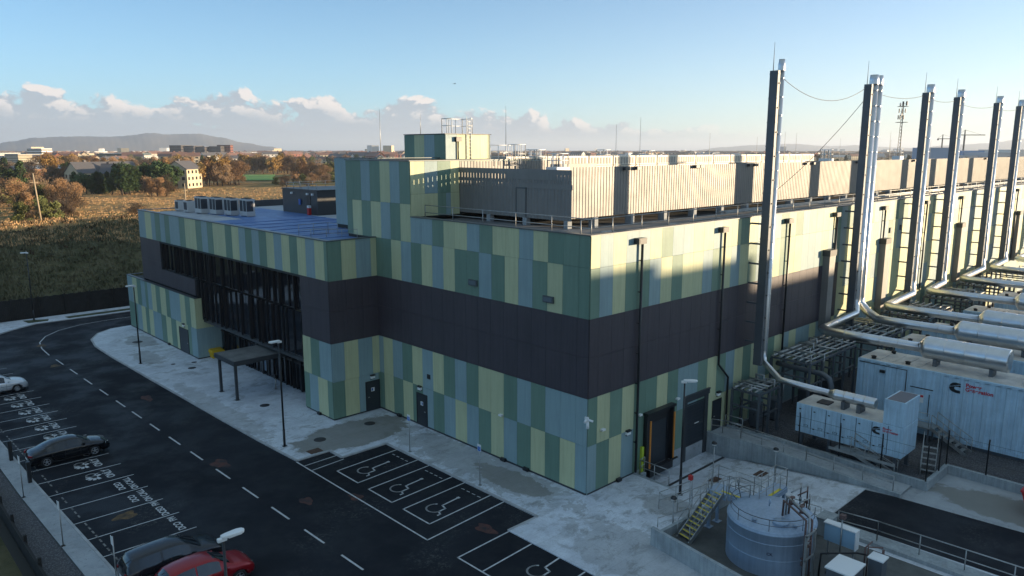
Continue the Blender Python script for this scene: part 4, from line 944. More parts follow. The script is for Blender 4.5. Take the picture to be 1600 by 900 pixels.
def stairs(name, label, p, q, w_, parent=None, steps=None, tread=None):
    """open steel stair from foot p to head q, width w_"""
    p = Vector(p); q = Vector(q); h = Vector((q.x-p.x,q.y-p.y,0)); L = h.length; h.normalize(); s_ = Vector((-h.y,h.x,0))*w_/2
    t = parent or thing(name, label, 'stairs', p)
    for sg_ in (1,-1):
        mb = MB(); mb.bar(p+s_*sg_, q+s_*sg_, .05, .22); mb.build('stringer', M_GALV, t)
        mb = MB(); a = p+s_*sg_*1.02; b_ = q+s_*sg_*1.02; up = Vector((0,0,1.0))
        mb.tube([a+up,b_+up],.024,6); mb.tube([a+up*.5,b_+up*.5],.02,6)
        for k in range(4): c_ = a.lerp(b_,k/3); mb.tube([c_,c_+up],.024,6)
        mb.build('handrail', M_GALV, t)
    n = steps or max(3,int((q.z-p.z)/.2))
    mb = MB()
    for k in range(1,n+1):
        c_ = p.lerp(q,k/(n+.001)); a = c_-h*.13; b_ = c_+h*.13
        vs = [a-s_,a+s_,b_+s_,b_-s_]; vs += [v-Vector((0,0,.03)) for v in vs]
        mb.add(vs,[(0,1,2,3),(7,6,5,4),(0,4,5,1),(1,5,6,2),(2,6,7,3),(3,7,4,0)],0)
        if tread: 
            vs = [a-s_,a+s_,a+s_+h*.10,a-s_+h*.10]; mb.add([v+Vector((0,0,.003)) for v in vs],[(0,1,2,3)],1)
    mb.build('treads', [M_GALV, M_TREAD], t); return t
M_TREAD = mat('safety_yellow', (0.62,0.50,0.05), 0.6)
stairs('access_stairs','steel stairs along the near side of the small generator, descending to the gravel',(15.75,-11.6,0),(15.5,-9.0,1.1),.8)
stairs('access_stairs','steel stairs rising at the outlet end of the small generator',(17.4,-12.9,0),(19.6,-12.3,1.1),.8)
stairs('access_stairs','steel stairs in front of the blue container door',(23.1,-13.6,0),(23.3,-11.3,1.2),.9)
t = thing('access_platform','raised steel platform under the container side door','platform',(23.4,-10,0))
mb = MB(); mb.box(22.8,-11.2,1.12,24.0,-8.9,1.2); mb.build('deck', M_GALV, t)
mb = MB(); rail_mb(mb,[(22.85,-8.95,1.2),(22.85,-11.1,1.2)],1.0,1.1,.022); rail_mb(mb,[(22.85,-8.95,1.2),(24.0,-8.95,1.2)],1.0,1.1,.022); mb.build('guard_rail', M_GALV, t)
for (x,y) in ((22.9,-9.0),(22.9,-11.1),(23.9,-9.0),(23.9,-11.1)): mb = MB(); mb.box(x-.05,y-.05,0,x+.05,y+.05,1.12); mb.build('leg', M_COL, t)
# ------------------------------------------------------------------ pipe racks beside the wall
def rack(x0,x1,y0,y1,z,label,n,pipes):
    t = thing('pipe_rack', label, 'pipe rack', ((x0+x1)/2,(y0+y1)/2,0))
    for i in range(n+1):
        x = x0+(x1-x0)*i/n
        for y in (y0,y1): mb = MB(); mb.box(x-.08,y-.08,0,x+.08,y+.08,z); mb.build('post', M_COL, t)
        mb = MB(); mb.box(x-.06,y1,z,x+.06,y0,z+.15); mb.box(x-.06,y1,z-1.1,x+.06,y0,z-.98); mb.build('cross_beam', M_COL, t)
    for y in (y0,y1):
        for za, zc in ((z+.002,z+.16),(z-1.6,z-1.5)): mb = MB(); mb.box(x0,y-.06,za,x1,y+.06,zc); mb.build('side_beam', M_COL, t)
    mb = MB(); q = random.Random(int(x0*7))
    for k in range(pipes):
        y = y0+(y1-y0)*(k+.6)/pipes; r = q.choice((.05,.07,.1)); mb.tube([(x0-.3,y,z+.3),(x1+.3,y,z+.3)],r,8)
        xx = q.uniform(x0,x1); mb.tube([(xx,y,z+.3),(xx,y,z+.65),(xx,y-.6,z+.65),(xx,y-.6,z-.5)],r*.8,8)
    for k in range(5): xx = q.uniform(x0,x1); mb.tube([(xx,y0,z+.42),(xx,y1,z+.42)],.05,8)
    mb.build('pipes', M_GALV, t)
    mb = MB(); mb.box(x0+.4,y0-.5,z+.2,x1-.3,y0-.1,z+.26); mb.box(x0+.4,y0-.5,z+.26,x1-.3,y0-.48,z+.36); mb.box(x0+.4,y0-.12,z+.26,x1-.3,y0-.1,z+.36); mb.build('cable_tray', M_GALV, t)
rack(20.3,28.3,-.7,-3.7,4.6,'steel pipe rack beside the wall between the first two stacks',4,6)
rack(15.2,18.0,-.5,-2.6,3.2,'low steel frame under the nearest stack',2,4)
for i, (a,b_,l) in enumerate(((30.5,37.0,'pipe rack under the duct bends of the second stack'),(41.0,47.6,'pipe rack in front of the third stack'),(52.3,58.2,'pipe rack in front of the fourth stack'),(63,69.5,'pipe rack in front of the fifth stack'),(74.3,80.6,'pipe rack in front of the sixth stack'))): rack(a,b_,-.8,-4.9,4.9,l,3,7)
mb = MB(); mb.tube([(21.3,-.7,4.0),(21.1,-1.5,4.0),(20.9,-4.4,4.0),(20.7,-5.0,3.8),(20.65,-5.2,3.3),(20.65,-5.2,.3)],.2,12); mb.box(20.35,-5.5,0,20.95,-4.9,.3); tag(mb.build('air_pipe', M_COL),'grey goose-neck pipe bending down beside the big container','pipe')
# fuel cabinets and drums standing in the shade under the racks
q = random.Random(11)
for i,(x,y,w_,d_,h_,m,l) in enumerate(((17.2,-.9,.7,.6,1.9,M_COL,'tall grey cabinet under the low steel frame'),(19.6,-1.0,.9,.6,1.7,M_COL,'grey cabinet against the wall right of the low frame'),(22.3,-2.0,1.6,1.2,2.0,M_TRIM,'dark cabinet under the pipe rack, left one'),(25.2,-2.2,1.6,1.2,2.2,M_TRIM,'dark cabinet under the pipe rack, right one'))):
    mb = MB(); mb.box(x,y-d_,.1,x+w_,y,h_,0); mb.box(x-.012,y-d_+.05,.2,x-.002,y-d_/2-.02,h_-.1,0); mb.box(x-.012,y-d_/2+.02,.2,x-.002,y-.05,h_-.1,0); mb.box(x+.05,y-d_+.05,0,x+w_-.05,y-.05,.1,1); mb.box(x-.03,y-d_/2-.03,h_*.5,x-.013,y-d_/2+.03,h_*.5+.15,1); tag(mb.build('cabinet',[m,M_BLACK]),l,'cabinet')
# ------------------------------------------------------------------ ramp, retaining walls, fences, rails
M_WALL = mat('cast_concrete', (0.36,0.40,0.41), 0.85, noise=(0.9,0.3,6), bump=(8,0.006), streak=0.3)
rampz = lambda y: .45+(-.36)*smooth((-1.8-y)/10.5)
mb = MB(); Y = [0.0-.5*i for i in range(26)]+[-12.8]; rows_ = []
for y in Y: rows_.append([(13.3,y,rampz(y)),(15.05,y,rampz(y))])
mb.add([p for r_ in rows_ for p in r_],[(2*i,2*i+1,2*i+3,2*i+2) for i in range(len(rows_)-1)],0); mb.build('ramp_path', M_CONC, kind='structure')
t = thing('retaining_wall','low concrete retaining wall between the dock yard and the sloping path','wall',(13.2,-6,0))
mb = MB(); pl = [(12.75,-.02),(12.75,-1.9),(13.1,-2.9),(13.12,-7.0),(12.95,-12.9)]
for a,b_ in zip(pl[:-1],pl[1:]):
    n = max(1,int(abs(b_[1]-a[1])/1.0))
    for k in range(n):
        p = Vector((*a,0)).lerp(Vector((*b_,0)),k/n); q_ = Vector((*a,0)).lerp(Vector((*b_,0)),(k+1)/n); zt = rampz(p.y)+.15; zt2 = rampz(q_.y)+.15
        vs = [(p.x,p.y,-1.2),(p.x+.28,p.y,-1.2),(p.x+.28,p.y,zt),(p.x,p.y,zt),(q_.x,q_.y,-1.2),(q_.x+.28,q_.y,-1.2),(q_.x+.28,q_.y,zt2),(q_.x,q_.y,zt2)]
        mb.add(vs,[(0,1,2,3),(7,6,5,4),(0,4,5,1),(1,5,6,2),(2,6,7,3),(3,7,4,0)])
mb.box(12.95,-.4,-.9,13.3,-.02,.4); mb.build('wall_body', M_WALL, t)
mb = MB(); rail_mb(mb,[(13.3,-1.0,.62),(13.3,-2.4,.60),(13.35,-7.0,rampz(-7)+.15),(13.15,-12.4,rampz(-12.4)+.15)],.9,1.55,.028); rail_mb(mb,[(13.0,-.3,.6),(13.3,-1.0,.6)],.9,.8,.028); rail_mb(mb,[(14.9,-.25,.45),(14.9,-1.6,.45)],.9,1.3,.028); mb.build('handrail', M_GALV, t)
t = thing('kerb_wall','low concrete kerb wall carrying the thin dark fence of the generator compound','wall',(16,-13,0))
mb = MB()
for (x0_,y0_,x1_,y1_) in ((15.05,-13.65,15.3,-.1),(15.3,-13.65,18.95,-13.4),(18.7,-34,18.95,-13.65)): mb.box(x0_,y0_,-.2,x1_,y1_,.55)
mb.build('wall_body', M_WALL, t)
fence_g = 'posts of the generator compound fence'
M_MESH = mat('fence_wire', (0.02,0.022,0.024), 0.6)
cf = thing('compound_fence','thin dark wire fence with cranked posts around the generator compound','fence',(16,-8,0))
ps = [(15.17,-1.2),(15.17,-3.0),(15.17,-5.6),(15.17,-8.3),(15.17,-10.9),(15.17,-13.5),(17.4,-13.52),(18.82,-13.5),(18.82,-15.7),(18.82,-18.4),(18.82,-21)]
for (x,y) in ps:
    mb = MB(); mb.tube([(x,y,.5),(x,y,2.55),(x-.18,y-.05,2.85)],.045,6); mb.build('post', M_BLACK, cf)
mb = MB()
for a,b_ in zip(ps[:-1],ps[1:]):
    for z in (.7,1.3,1.9,2.5): mb.tube([(*a,z),(*b_,z)],.008,4)
    L = math.hypot(b_[0]-a[0],b_[1]-a[1]); n = int(L/.12)
    for k in range(n): 
        x = a[0]+(b_[0]-a[0])*k/n; y = a[1]+(b_[1]-a[1])*k/n; mb.add([(x,y,.56),(x+.004,y+.004,.56),(x+.004,y+.004,2.5),(x,y,2.5)],[(0,1,2,3)])
mb.build('wire_mesh', M_MESH, cf)
# left-hand rail of the dock pit
t = thing('guard_rail','short galvanised rail on the concrete edge left of the dock door','railing',(4.6,-1.5,0))
mb = MB(); rail_mb(mb,[(5.2,-.35,0),(4.62,-.45,0),(4.6,-2.6,0)],1.0,1.0,.028); mb.build('rail', M_GALV, t)
mb = MB(); mb.box(4.38,-2.75,-1.0,4.58,-.02,.01); mb.box(4.6,-.5,-.9,5.2,-.3,.0); mb.build('edge_wall', M_WALL, t)
# red skip at the right edge
t = thing('skip','red steel skip at the right edge of the yard','skip',(17,-19.3,0))
mb = MB(); mb.add([(15.6,-18.6,.1),(17.8,-18.6,.1),(17.8,-21.5,.1),(15.6,-21.5,.1),(15.35,-18.25,1.5),(18.0,-18.25,1.5),(18.0,-22,1.5),(15.35,-22,1.5)],[(0,1,2,3),(0,4,5,1),(1,5,6,2),(2,6,7,3),(3,7,4,0)]); mb.build('skip_body', mat('skip_red',(0.42,0.02,0.02),0.5), t)
mb = MB(); mb.bar((15.35,-18.25,1.5),(15.35,-22,1.5),.1,.1); mb.bar((15.35,-18.25,1.5),(18,-18.25,1.5),.1,.1); mb.bar((15.6,-18.55,.05),(15.6,-21.5,.05),.1,.1,1); mb.build('rim', [MATS['skip_red'],M_TREAD], t)
# ------------------------------------------------------------------ storage tank in its bund
M_TANK = mat('tank_paint', (0.31,0.40,0.51), 0.45, 0.1, noise=(0.9,0.12,5), bump=(2,0.003), streak=0.22)
TX, TY, TR = 1.50, -10.75, 2.10
tk = thing('storage_tank','large round pale grey tank with domed lid inside the concrete bund','tank',(TX,TY,0))
mb = MB(); prof = [(TR,0.0),(TR,2.10),(TR+.03,2.11),(TR+.03,2.19),(TR-.02,2.21)]+[(TR*math.cos(R(a)), 2.21+.30*math.sin(R(a))) for a in range(6,90,7)]+[(.001,2.515)]
mb.lathe(prof,64,(TX,TY,0)); 
for z in (.85,1.65): mb.lathe([(TR+.0,z),(TR+.008,z+.01),(TR+.008,z+.03),(TR,z+.04)],64,(TX,TY,0))
mb.build('tank_shell', M_TANK, tk)
mb = MB(); n = 30
ring = [(TX+(TR-.12)*math.cos(2*math.pi*i/n), TY+(TR-.12)*math.sin(2*math.pi*i/n)) for i in range(n+1)]
mb.tube([(x,y,2.88) for x,y in ring[5:26]],.02,6); mb.tube([(x,y,2.58) for x,y in ring[5:26]],.014,6)
for i in range(5,26,4): x,y = ring[i]; mb.tube([(x,y,2.18),(x,y,2.88)],.018,6)
mb.build('tank_guard_rail', M_COL, tk)
mb = MB(); mb.lathe([(.35,0),(.35,.12),(.38,.13),(.38,.18),(.001,.19)],20,(TX-.95,TY-.95,2.39)); mb.build('manway', M_TANK, tk)
mb = MB(); mb.lathe([(.09,0),(.09,.16),(.12,.16),(.12,.2),(.001,.2)],12,(TX-1.55,TY+.1,2.35)); mb.build('nozzle', M_TANK, tk)
mb = MB(); mb.lathe([(.09,0),(.09,.16),(.12,.16),(.12,.2),(.001,.2)],12,(TX-.7,TY-1.55,2.31)); mb.build('nozzle', M_TANK, tk)
mb = MB()
mb.tube([(TX+.1,TY+.2,2.58),(TX+.1,TY+.2,2.93),(TX-.02,TY+.12,3.01),(TX-.14,TY+.05,2.93),(TX-.14,TY+.05,2.83)],.035,8); mb.build('vent_pipe', M_TANK, tk)
a = R(215); px_, py__ = TX+TR*math.cos(a), TY+TR*math.sin(a)
text_mesh('tank_lettering','CK',.2,mat('tank_mark',(0.05,0.06,0.09),0.6),tk,(TX+(TR+.012)*math.cos(R(203)),TY+(TR+.012)*math.sin(R(203)),1.15),(R(90),0,R(203+90)),depth=.001)
mb = MB(); mb.box(0,0,0,.001,.001,.001) if False else None
# riser pipework on the right of the tank
pw = thing('fill_pipework','rusty and steel riser pipes with valves climbing the right side of the tank','pipework',(.6,-13.0,0))
M_RP = mat('rusty_pipe',(0.16,0.10,0.09),0.6,0.3,noise=(6,0.4,4))
for k,(dx,z,m) in enumerate(((0,3.2,M_RP),(.22,3.35,M_GALV),(.42,3.1,M_RP))):
    x = .25+dx; y = -13.05-.05*k
    mb = MB(); mb.tube([(x,y,0),(x,y,z),(x+.25,y+.55,z+.12),(x+1.0,y+1.6,z+.1),(x+1.05,y+1.65,2.4)],.055,8); mb.build('riser_pipe', m, pw)
for k,(x,y,z) in enumerate(((.3,-13.0,1.0),(.5,-13.1,1.9),(1.2,-11.9,3.4),(1.45,-11.7,3.2),(.7,-12.6,3.35))): mb = MB(); mb.lathe([(.001,-.08),(.1,-.08),(.1,.08),(.001,.08)],10,(x,y,z)); mb.tube([(x,y,z),(x,y,z+.25)],.02,6); mb.lathe([(.11,.24),(.12,.26),(.11,.28),(.001,.26)],12,(x,y,z)); mb.build('valve', M_RP, pw)
mb = MB(); mb.box(.0,-13.25,0,.1,-13.15,2.6); mb.box(.9,-13.25,0,1.0,-13.15,2.6); mb.box(0,-13.25,1.3,1.0,-13.18,1.38); mb.box(0,-13.25,2.5,1.0,-13.18,2.58); mb.build('support_frame', M_GALV, pw)
# second pipe stand behind the tank
pw2 = thing('valve_stand','cluster of thin pipes and valves on a post behind the tank','pipework',(4.3,-11.2,0))
for k,(x,y) in enumerate(((4.1,-11.2),(4.35,-11.35),(4.6,-11.1),(4.25,-10.9))):
    mb = MB(); mb.tube([(x,y,0),(x,y,2.3+.25*k),(x-.5,y-.2,2.3+.25*k),(x-.9,y+.1,2.2+.2*k)],.04,6); mb.lathe([(.001,-.1),(.08,-.1),(.08,.1),(.001,.1)],8,(x,y,1.6+.2*k)); mb.build('thin_pipe', [M_RP,M_GALV][k%2], pw2)
# bund walls
bw = thing('bund_wall','waist-high concrete bund wall around the storage tank','wall',(-1,-9,0))
def wallseg(mb,a,b_,h,tk_=.2):
    a=Vector((*a,0)); b_=Vector((*b_,0)); d=(b_-a).normalized(); n=Vector((-d.y,d.x,0))*tk_/2
    mb.prism([tuple((a-n)[:2]),tuple((b_-n)[:2]),tuple((b_+n)[:2]),tuple((a+n)[:2])],-.1,h)
mb = MB(); wallseg(mb,(-1.78,-6.0),(-2.95,-13.5),.95); mb.build('front_side', M_WALL, bw)
mb = MB(); wallseg(mb,(-1.69,-6.05),(5.9,-6.35),.5); wallseg(mb,(5.9,-6.35),(5.9,-11.3),.3); mb.build('rear_side', M_WALL, bw)
mb = MB(); rail_mb(mb,[(-1.6,-6.2,.95),(1.2,-6.2,.5)],.5,1.2,.022,False); mb.build('bund_rail', M_GALV, bw)
mb = MB(); mb.sheet([(-1.7,-6.1),(5.85,-6.4),(5.85,-18),(-3.4,-18)],.008); mb.build('bund_floor', mat('bund_floor_concrete',(0.10,0.105,0.10),0.8,noise=(1.2,0.3,5)), kind='structure')
# stair and walkway
st = thing('tank_access_stairs','steel stairs with yellow nosings and a walkway bridging over to the tank','stairs',(0,-7,0))
stairs('x','',(-.35,-6.95,.02),(1.9,-7.45,2.15),.85,st,11,True)
mb = MB(); mb.box(1.85,-8.0,2.1,2.9,-6.9,2.18,0); mb.box(2.05,-9.6,2.1,2.9,-8.0,2.18,0); mb.box(2.05,-9.7,2.1,5.2,-9.0,2.18,0); mb.box(2.06,-9.6,2.181,2.2,-7.6,2.20,1); mb.box(2.9,-9.7,2.181,4.6,-9.55,2.2,1); mb.box(1.85,-8.0,1.85,1.9,-6.9,2.1,0); mb.box(2.0,-9.7,1.85,2.05,-8,2.1,0); mb.box(2.05,-9.75,1.85,5.2,-9.7,2.1,0)
mb.build('walkway_deck', [M_TANK,M_TREAD], st)
mb = MB(); rail_mb(mb,[(1.9,-6.92,2.18),(2.88,-6.92,2.18),(2.88,-9.02,2.18),(5.18,-9.02,2.18),(5.18,-9.68,2.18),(2.2,-9.68,2.18)],1.0,.85,.022); rail_mb(mb,[(1.95,-7.98,2.18),(2.08,-8.02,2.18),(2.08,-9.2,2.18)],1.0,.8,.022); mb.build('walkway_rail', M_GALV, st)
for (x,y) in ((1.95,-7.0),(2.8,-7.0),(2.1,-8.6),(2.8,-8.6),(2.1,-9.6),(3.6,-9.1),(3.6,-9.6),(5.1,-9.1),(5.1,-9.6)):
    mb = MB(); mb.box(x-.07,y-.07,0,x+.07,y+.07,2.1); mb.box(x-.2,y-.2,0,x+.2,y+.2,.04); mb.build('leg', M_TANK, st)
mb = MB()
mb.tube([(TX+.2,TY+1.95,2.2),(TX-.35,TY+2.2,2.9),(TX-.5,TY+2.0,3.4),(TX-.2,TY+1.75,3.6)],.03,6); mb.tube([(TX+.5,TY+1.95,2.2),(TX+.3,TY+2.1,3.2),(TX,TY+1.8,3.6)],.03,6); mb.build('hoop_rail', M_GALV, st)
rp = thing('sloping_handrail','galvanised handrail pair around the sump beside the dark lamp post','railing',(3,-4.2,0))
mb = MB(); rail_mb(mb,[(1.7,-3.95,0),(4.4,-4.35,0)],1.0,1.3,.025); rail_mb(mb,[(2.1,-4.9,0),(4.6,-5.2,0)],1.0,1.3,.025); mb.tube([(1.7,-3.95,1.0),(1.5,-4.4,.9),(2.1,-4.9,1.0)],.025,6); mb.build('rail', M_GALV, rp)
rp = thing('yard_handrail','long galvanised handrail behind the tank walkway','railing',(5.5,-7.5,0))
mb = MB(); rail_mb(mb,[(3.4,-5.9,.5),(6.1,-6.4,.3),(6.1,-8.9,.1),(6.2,-11.2,.1)],1.05,1.3,.025); mb.build('rail', M_GALV, rp)
rp = thing('lane_guard_rail','galvanised guard rail along the lower edge of the asphalt lane','railing',(6,-15,0))
mb = MB(); rail_mb(mb,[(6.3,-12.1,.2),(6.6,-14.0,.2),(6.9,-22,.2)],1.05,1.9,.03); mb.build('rail', M_GALV, rp)
mb = MB(); mb.box(6.2,-22,-.05,7.2,-12.0,.2); mb.build('edge_wall', M_WALL, rp)
# grey block, panel board, cabinets
mb = MB(); mb.box(5.35,-12.05,0,6.35,-11.35,.95); mb.box(5.3,-12.1,.95,6.4,-11.3,1.0); tag(mb.build('concrete_block', M_WALL, bevel=.015),'square grey concrete pier at the corner of the asphalt lane','pier')
t = thing('control_panel','pale blue control panel with white rim standing by the guard rail','cabinet',(4.0,-13.2,0))
mb = MB(); mb.box(3.55,-14.05,.85,3.7,-12.55,1.75,0); mb.build('panel_face', mat('panel_blue',(0.28,0.45,0.58),0.5), t)
mb = MB(); mb.box(3.50,-14.1,1.75,3.95,-12.5,1.80); mb.box(3.5,-14.1,.8,3.95,-14.055,1.75); mb.box(3.71,-14.05,.8,3.93,-12.5,1.75); mb.build('panel_case', M_WHITE, t)
for y in (-12.7,-13.95): mb = MB(); mb.box(3.72,y-.04,0,3.8,y+.04,.85); mb.build('leg', M_GALV, t)
t = thing('floodlight','small floodlight on a short pole rising behind the blue control panel','floodlight',(3.5,-13.4,0))
mb = MB(); mb.tube([(3.5,-13.4,0),(3.5,-13.4,2.3)],.04,8); mb.build('pole', M_GALV, t); mb = MB(); mb.box(3.38,-13.55,2.3,3.62,-13.3,2.5); mb.build('lamp_head', M_RP, t)
t = thing('equipment_cabinet','boxy grey cabinet with a pale flat lid at the bottom edge of the picture','cabinet',(.75,-14.7,0))
mb = MB(); mb.box(.05,-15.3,.05,1.5,-14.2,1.42); mb.build('cabinet_body', M_COL, t, bevel=.01); mb = MB(); mb.box(0,-15.36,1.42,1.56,-14.14,1.5); mb.build('lid', M_WHITE, t, bevel=.01)
mb = MB(); mb.box(2.0,-15.9,0,2.6,-15.3,1.6,0); mb.box(1.95,-15.95,1.6,2.65,-15.25,1.66,1); tag(mb.build('small_cabinet',[M_COL,M_WHITE]),'narrow grey cabinet right of the white-lidded one','cabinet')
t = thing('pipe_tangle','dark looping hoses and pipe frame behind the white-lidded cabinet','pipework',(1.6,-14,0))
mb = MB(); mb.tube([(1.2,-13.4,.2),(1.3,-13.4,1.3),(2.4,-14.6,1.4),(3.0,-15.6,1.3),(3.0,-15.6,.1)],.05,8); mb.tube([(1.5,-13.6,.3),(1.2,-13.9,1.1),(1.6,-14.1,1.3),(1.9,-14.0,.6),(2.0,-13.8,.2)],.04,8); mb.build('hose', M_BLACK, t)
mb = MB(); mb.tube([(2.4,-15.1,0),(2.4,-15.1,1.9),(2.8,-15.6,1.9)],.04,8); mb.tube([(2.6,-14.9,0),(2.6,-14.9,1.7),(3.4,-14.9,1.7)],.04,8); mb.tube([(3.2,-15.5,0),(3.2,-15.5,1.6)],.06,8); mb.build('pipe', M_RP, t)

# ------------------------------------------------------------------ street furniture
def lamp(x, y, h, az_, label, parts=True, zb=-.0):
    t = thing('street_lamp', label, 'street lamp', (x,y,zb), az_, 'slim dark lamp posts with pale heads')
    mb = MB(); mb.tube([(0,0,0),(0,0,1.2)],.085,10); mb.tube([(0,0,1.2),(0,0,h)],[.07,.045],10); mb.box(-.14,-.14,0,.14,.14,.03); mb.build('pole', M_BLACK, t, True)
    mb = MB(); 
    pts = [(-.12,.08),(.05,.13),(.45,.17),(.62,.12),(.68,.0),(.62,-.12),(.45,-.17),(.05,-.13),(-.12,-.08)]
    mb.prism([(a+.05,b_) for a,b_ in pts],h-.02,h+.09); mb.box(-.2,-.07,h-.12,.12,.07,h+.02); mb.build('lamp_head', M_WHITE, t, True, bevel=.03)
    mb = MB(); mb.box(.15,-.12,h-.04,.6,.12,h-.021); mb.build('lens', M_LAMPW, t, True)
    return t
lamp(-12.3,76.1,8.1,R(200),'lamp post on the far verge beyond the road bend'); lamp(-9.45,47.6,7.5,R(180),'lamp post on the frosted pavement in front of the annex')
lamp(-9.25,19.2,7.4,R(180),'lamp post at the pavement edge near the entrance canopy'); lamp(4.1,-3.75,6.95,R(-50),'lamp post in the yard in front of the dock doors')
lamp(-22.82,-3.8,7.4,R(0),'lamp post rising in front of the red car, head seen from above',zb=-.0)
def flood(x,y,z,h,label):
    t = thing('yard_light', label, 'yard light', (x,y,z), 0, 'short yard lights with black and white heads')
    mb = MB(); mb.tube([(0,0,0),(0,0,h)],.035,8); mb.build('pole', M_GALV, t, True)
    mb = MB(); mb.lathe([(.001,.02),(.14,.02),(.15,.12),(.16,.12)],14,(0,0,h)); mb.build('lens', M_LAMPW, t, True); mb = MB(); mb.lathe([(.17,.12),(.17,.17),(.12,.24),(.001,.27)],14,(0,0,h)); mb.build('hood', M_BLACK, t, True)
flood(.45,-5.75,0,1.55,'short yard light left of the tank stairs'); flood(7.4,-3.9,-.68,2.85,'short yard light in front of the tall roller door'); flood(10.4,-6.4,-.43,2.1,'short yard light by the rusty cover in the dock yard')
t = thing('emergency_post','thin pole with a red device beside the stairs','post',(2.6,-5.6,0)); mb = MB(); mb.tube([(2.0,-5.75,0),(2.0,-5.75,2.25)],.03,8); mb.build('pole', M_GALV, t); mb = MB(); mb.box(1.9,-5.85,2.25,2.1,-5.65,2.5); mb.build('red_device', MATS['signal_red'], t)
def signpost(x,y,h,label,col='white'):
    t = thing('sign_post', label, 'sign post', (x,y,0), 0, 'thin bay sign posts'); mb = MB(); mb.tube([(0,0,0),(0,0,h)],.03,8); mb.box(-.1,-.1,0,.1,.1,.02); mb.build('pole', M_GALV, t, True)
    mb = MB(); mb.box(-.045,-.16,h-.42,-.031,.16,h+.02); s = mb.build('sign_plate', M_WHITE, t, True)
    if col == 'blue': 
        mb = MB(); mb.box(-.050,-.13,h-.40,-.0455,.13,h-.12); mb.build('sign_symbol', mat('sign_blue2',(0.03,0.16,0.5),0.5), s, True)
        m2 = MB(); m2.lathe([(.001,0),(.02,0)],8,(-.0515,0,h-.17),'x'); m2.box(-.0515,-.012,h-.30,-.0505,.012,h-.2); m2.box(-.0515,-.05,h-.30,-.0505,.012,h-.27); m2.build('figure_mark', M_WHITE, s, True)
signpost(-3.6,12.5,2.6,'blue and white bay sign near the second door','blue'); signpost(-3.6,5.35,2.6,'blue and white bay sign at the last accessible bays','blue')
signpost(-24.0,22.5,2.55,'plain sign post behind the black saloon, farthest of three'); signpost(-23.8,14.7,2.45,'plain sign post beside the empty bays, middle of three'); signpost(-22.95,8.9,2.5,'plain sign post behind the grey estate car, nearest of three')
t = thing('small_post','short grey post with a cap by the lobby doors','post',(-3.8,31.4,0)); mb = MB(); mb.tube([(-3.8,31.4,0),(-3.8,31.4,1.0)],.05,8); mb.box(-3.95,31.25,0,-3.65,31.55,.02); mb.build('pole', M_GALV, t); mb = MB(); mb.box(-3.88,31.3,1.0,-3.72,31.5,1.3); mb.build('reader_box', M_BLACK, t)
def charger(x,y,label):
    t = thing('charging_post', label, 'charging post', (x,y,0), 0, 'dark charging posts'); mb = MB(); mb.box(-.1,-.14,0,.1,.14,1.35); mb.build('post_body', M_BLACK, t, True, bevel=.02); mb = MB(); mb.box(.101,-.08,.9,.11,.08,1.2); mb.build('screen', mat('charger_screen',(0.10,0.12,0.14),0.3), t, True)
    mb = MB(); mb.tube([(.1,.1,.9),(.25,.14,.5),(.15,.1,.2),(.1,.05,.7)],.02,6); mb.build('charge_cable', M_BLACK, t, True)
charger(-23.35,29.3,'dark charging post behind the boot of the black saloon'); charger(-23.25,24.6,'dark charging post at the rear bumper of the black saloon')
for k in range(3): pass
t = thing('grit_bin','yellow grit bin against the annex wall','bin',(-3.2,44.9,0))
mb = MB(); mb.add([(-3.75,44.5,0),(-2.75,44.5,0),(-2.75,45.2,0),(-3.75,45.2,0),(-3.85,44.42,.6),(-2.65,44.42,.6),(-2.65,45.25,.6),(-3.85,45.25,.6)],[(3,2,1,0),(0,1,5,4),(1,2,6,5),(2,3,7,6),(3,0,4,7)]); mb.build('bin_body', mat('bin_yellow',(0.62,0.40,0.02),0.5), t)
mb = MB(); mb.add([(-3.92,44.36,.6),(-2.58,44.36,.6),(-2.58,45.26,.6),(-3.92,45.26,.6),(-3.8,44.5,.74),(-2.7,44.5,.74),(-2.7,45.24,.86),(-3.8,45.24,.86)],[(3,2,1,0),(4,5,6,7),(0,1,5,4),(1,2,6,5),(2,3,7,6),(3,0,4,7)]); mb.build('bin_lid', MATS['bin_yellow'], t)
# tall dark screen fence at the foot of the bank
t = thing('screen_fence','tall dark timber screen fence at the foot of the grassy bank','fence',(-5,77.6,0))
M_FENCE = mat('dark_stained_timber',(0.018,0.016,0.014),0.8,noise=(2,0.4,4))
mb = MB(); x = -45
while x < 30: mb.box(x,77.55,-.1,x+.17,77.59,2.45+.04*math.sin(x*7)); x += .18
mb.build('boards', M_FENCE, t)
for k in range(27): mb = MB(); x = -45+2.8*k; mb.box(x,77.42,-.1,x+.12,77.54,2.6); mb.build('post', M_FENCE, t)
# timber fence along the lower left corner
t = thing('boundary_fence','dark close-boarded boundary fence along the lower left corner','fence',(-25.3,15,0))
mb = MB(); y = -10
while y < 40: mb.box(-25.42,y,-.3,-25.38,y+.15,.62); y += .155
mb.build('boards', M_FENCE, t); mb = MB(); mb.box(-25.36,-10,.45,-25.28,40,.55); mb.build('rail', M_FENCE, t)
for k in range(17): mb = MB(); y = -9+3*k+.5; mb.box(-25.34,y-.07,-.3,-25.2,y+.07,.85); mb.build('post', M_FENCE, t)
MB().sheet([(-25.45,-45),(-25.45,75),(-26.6,75),(-26.6,-45)],-.12).build('ditch', mat('ditch_soil',(0.03,0.028,0.022),0.95), kind='structure')
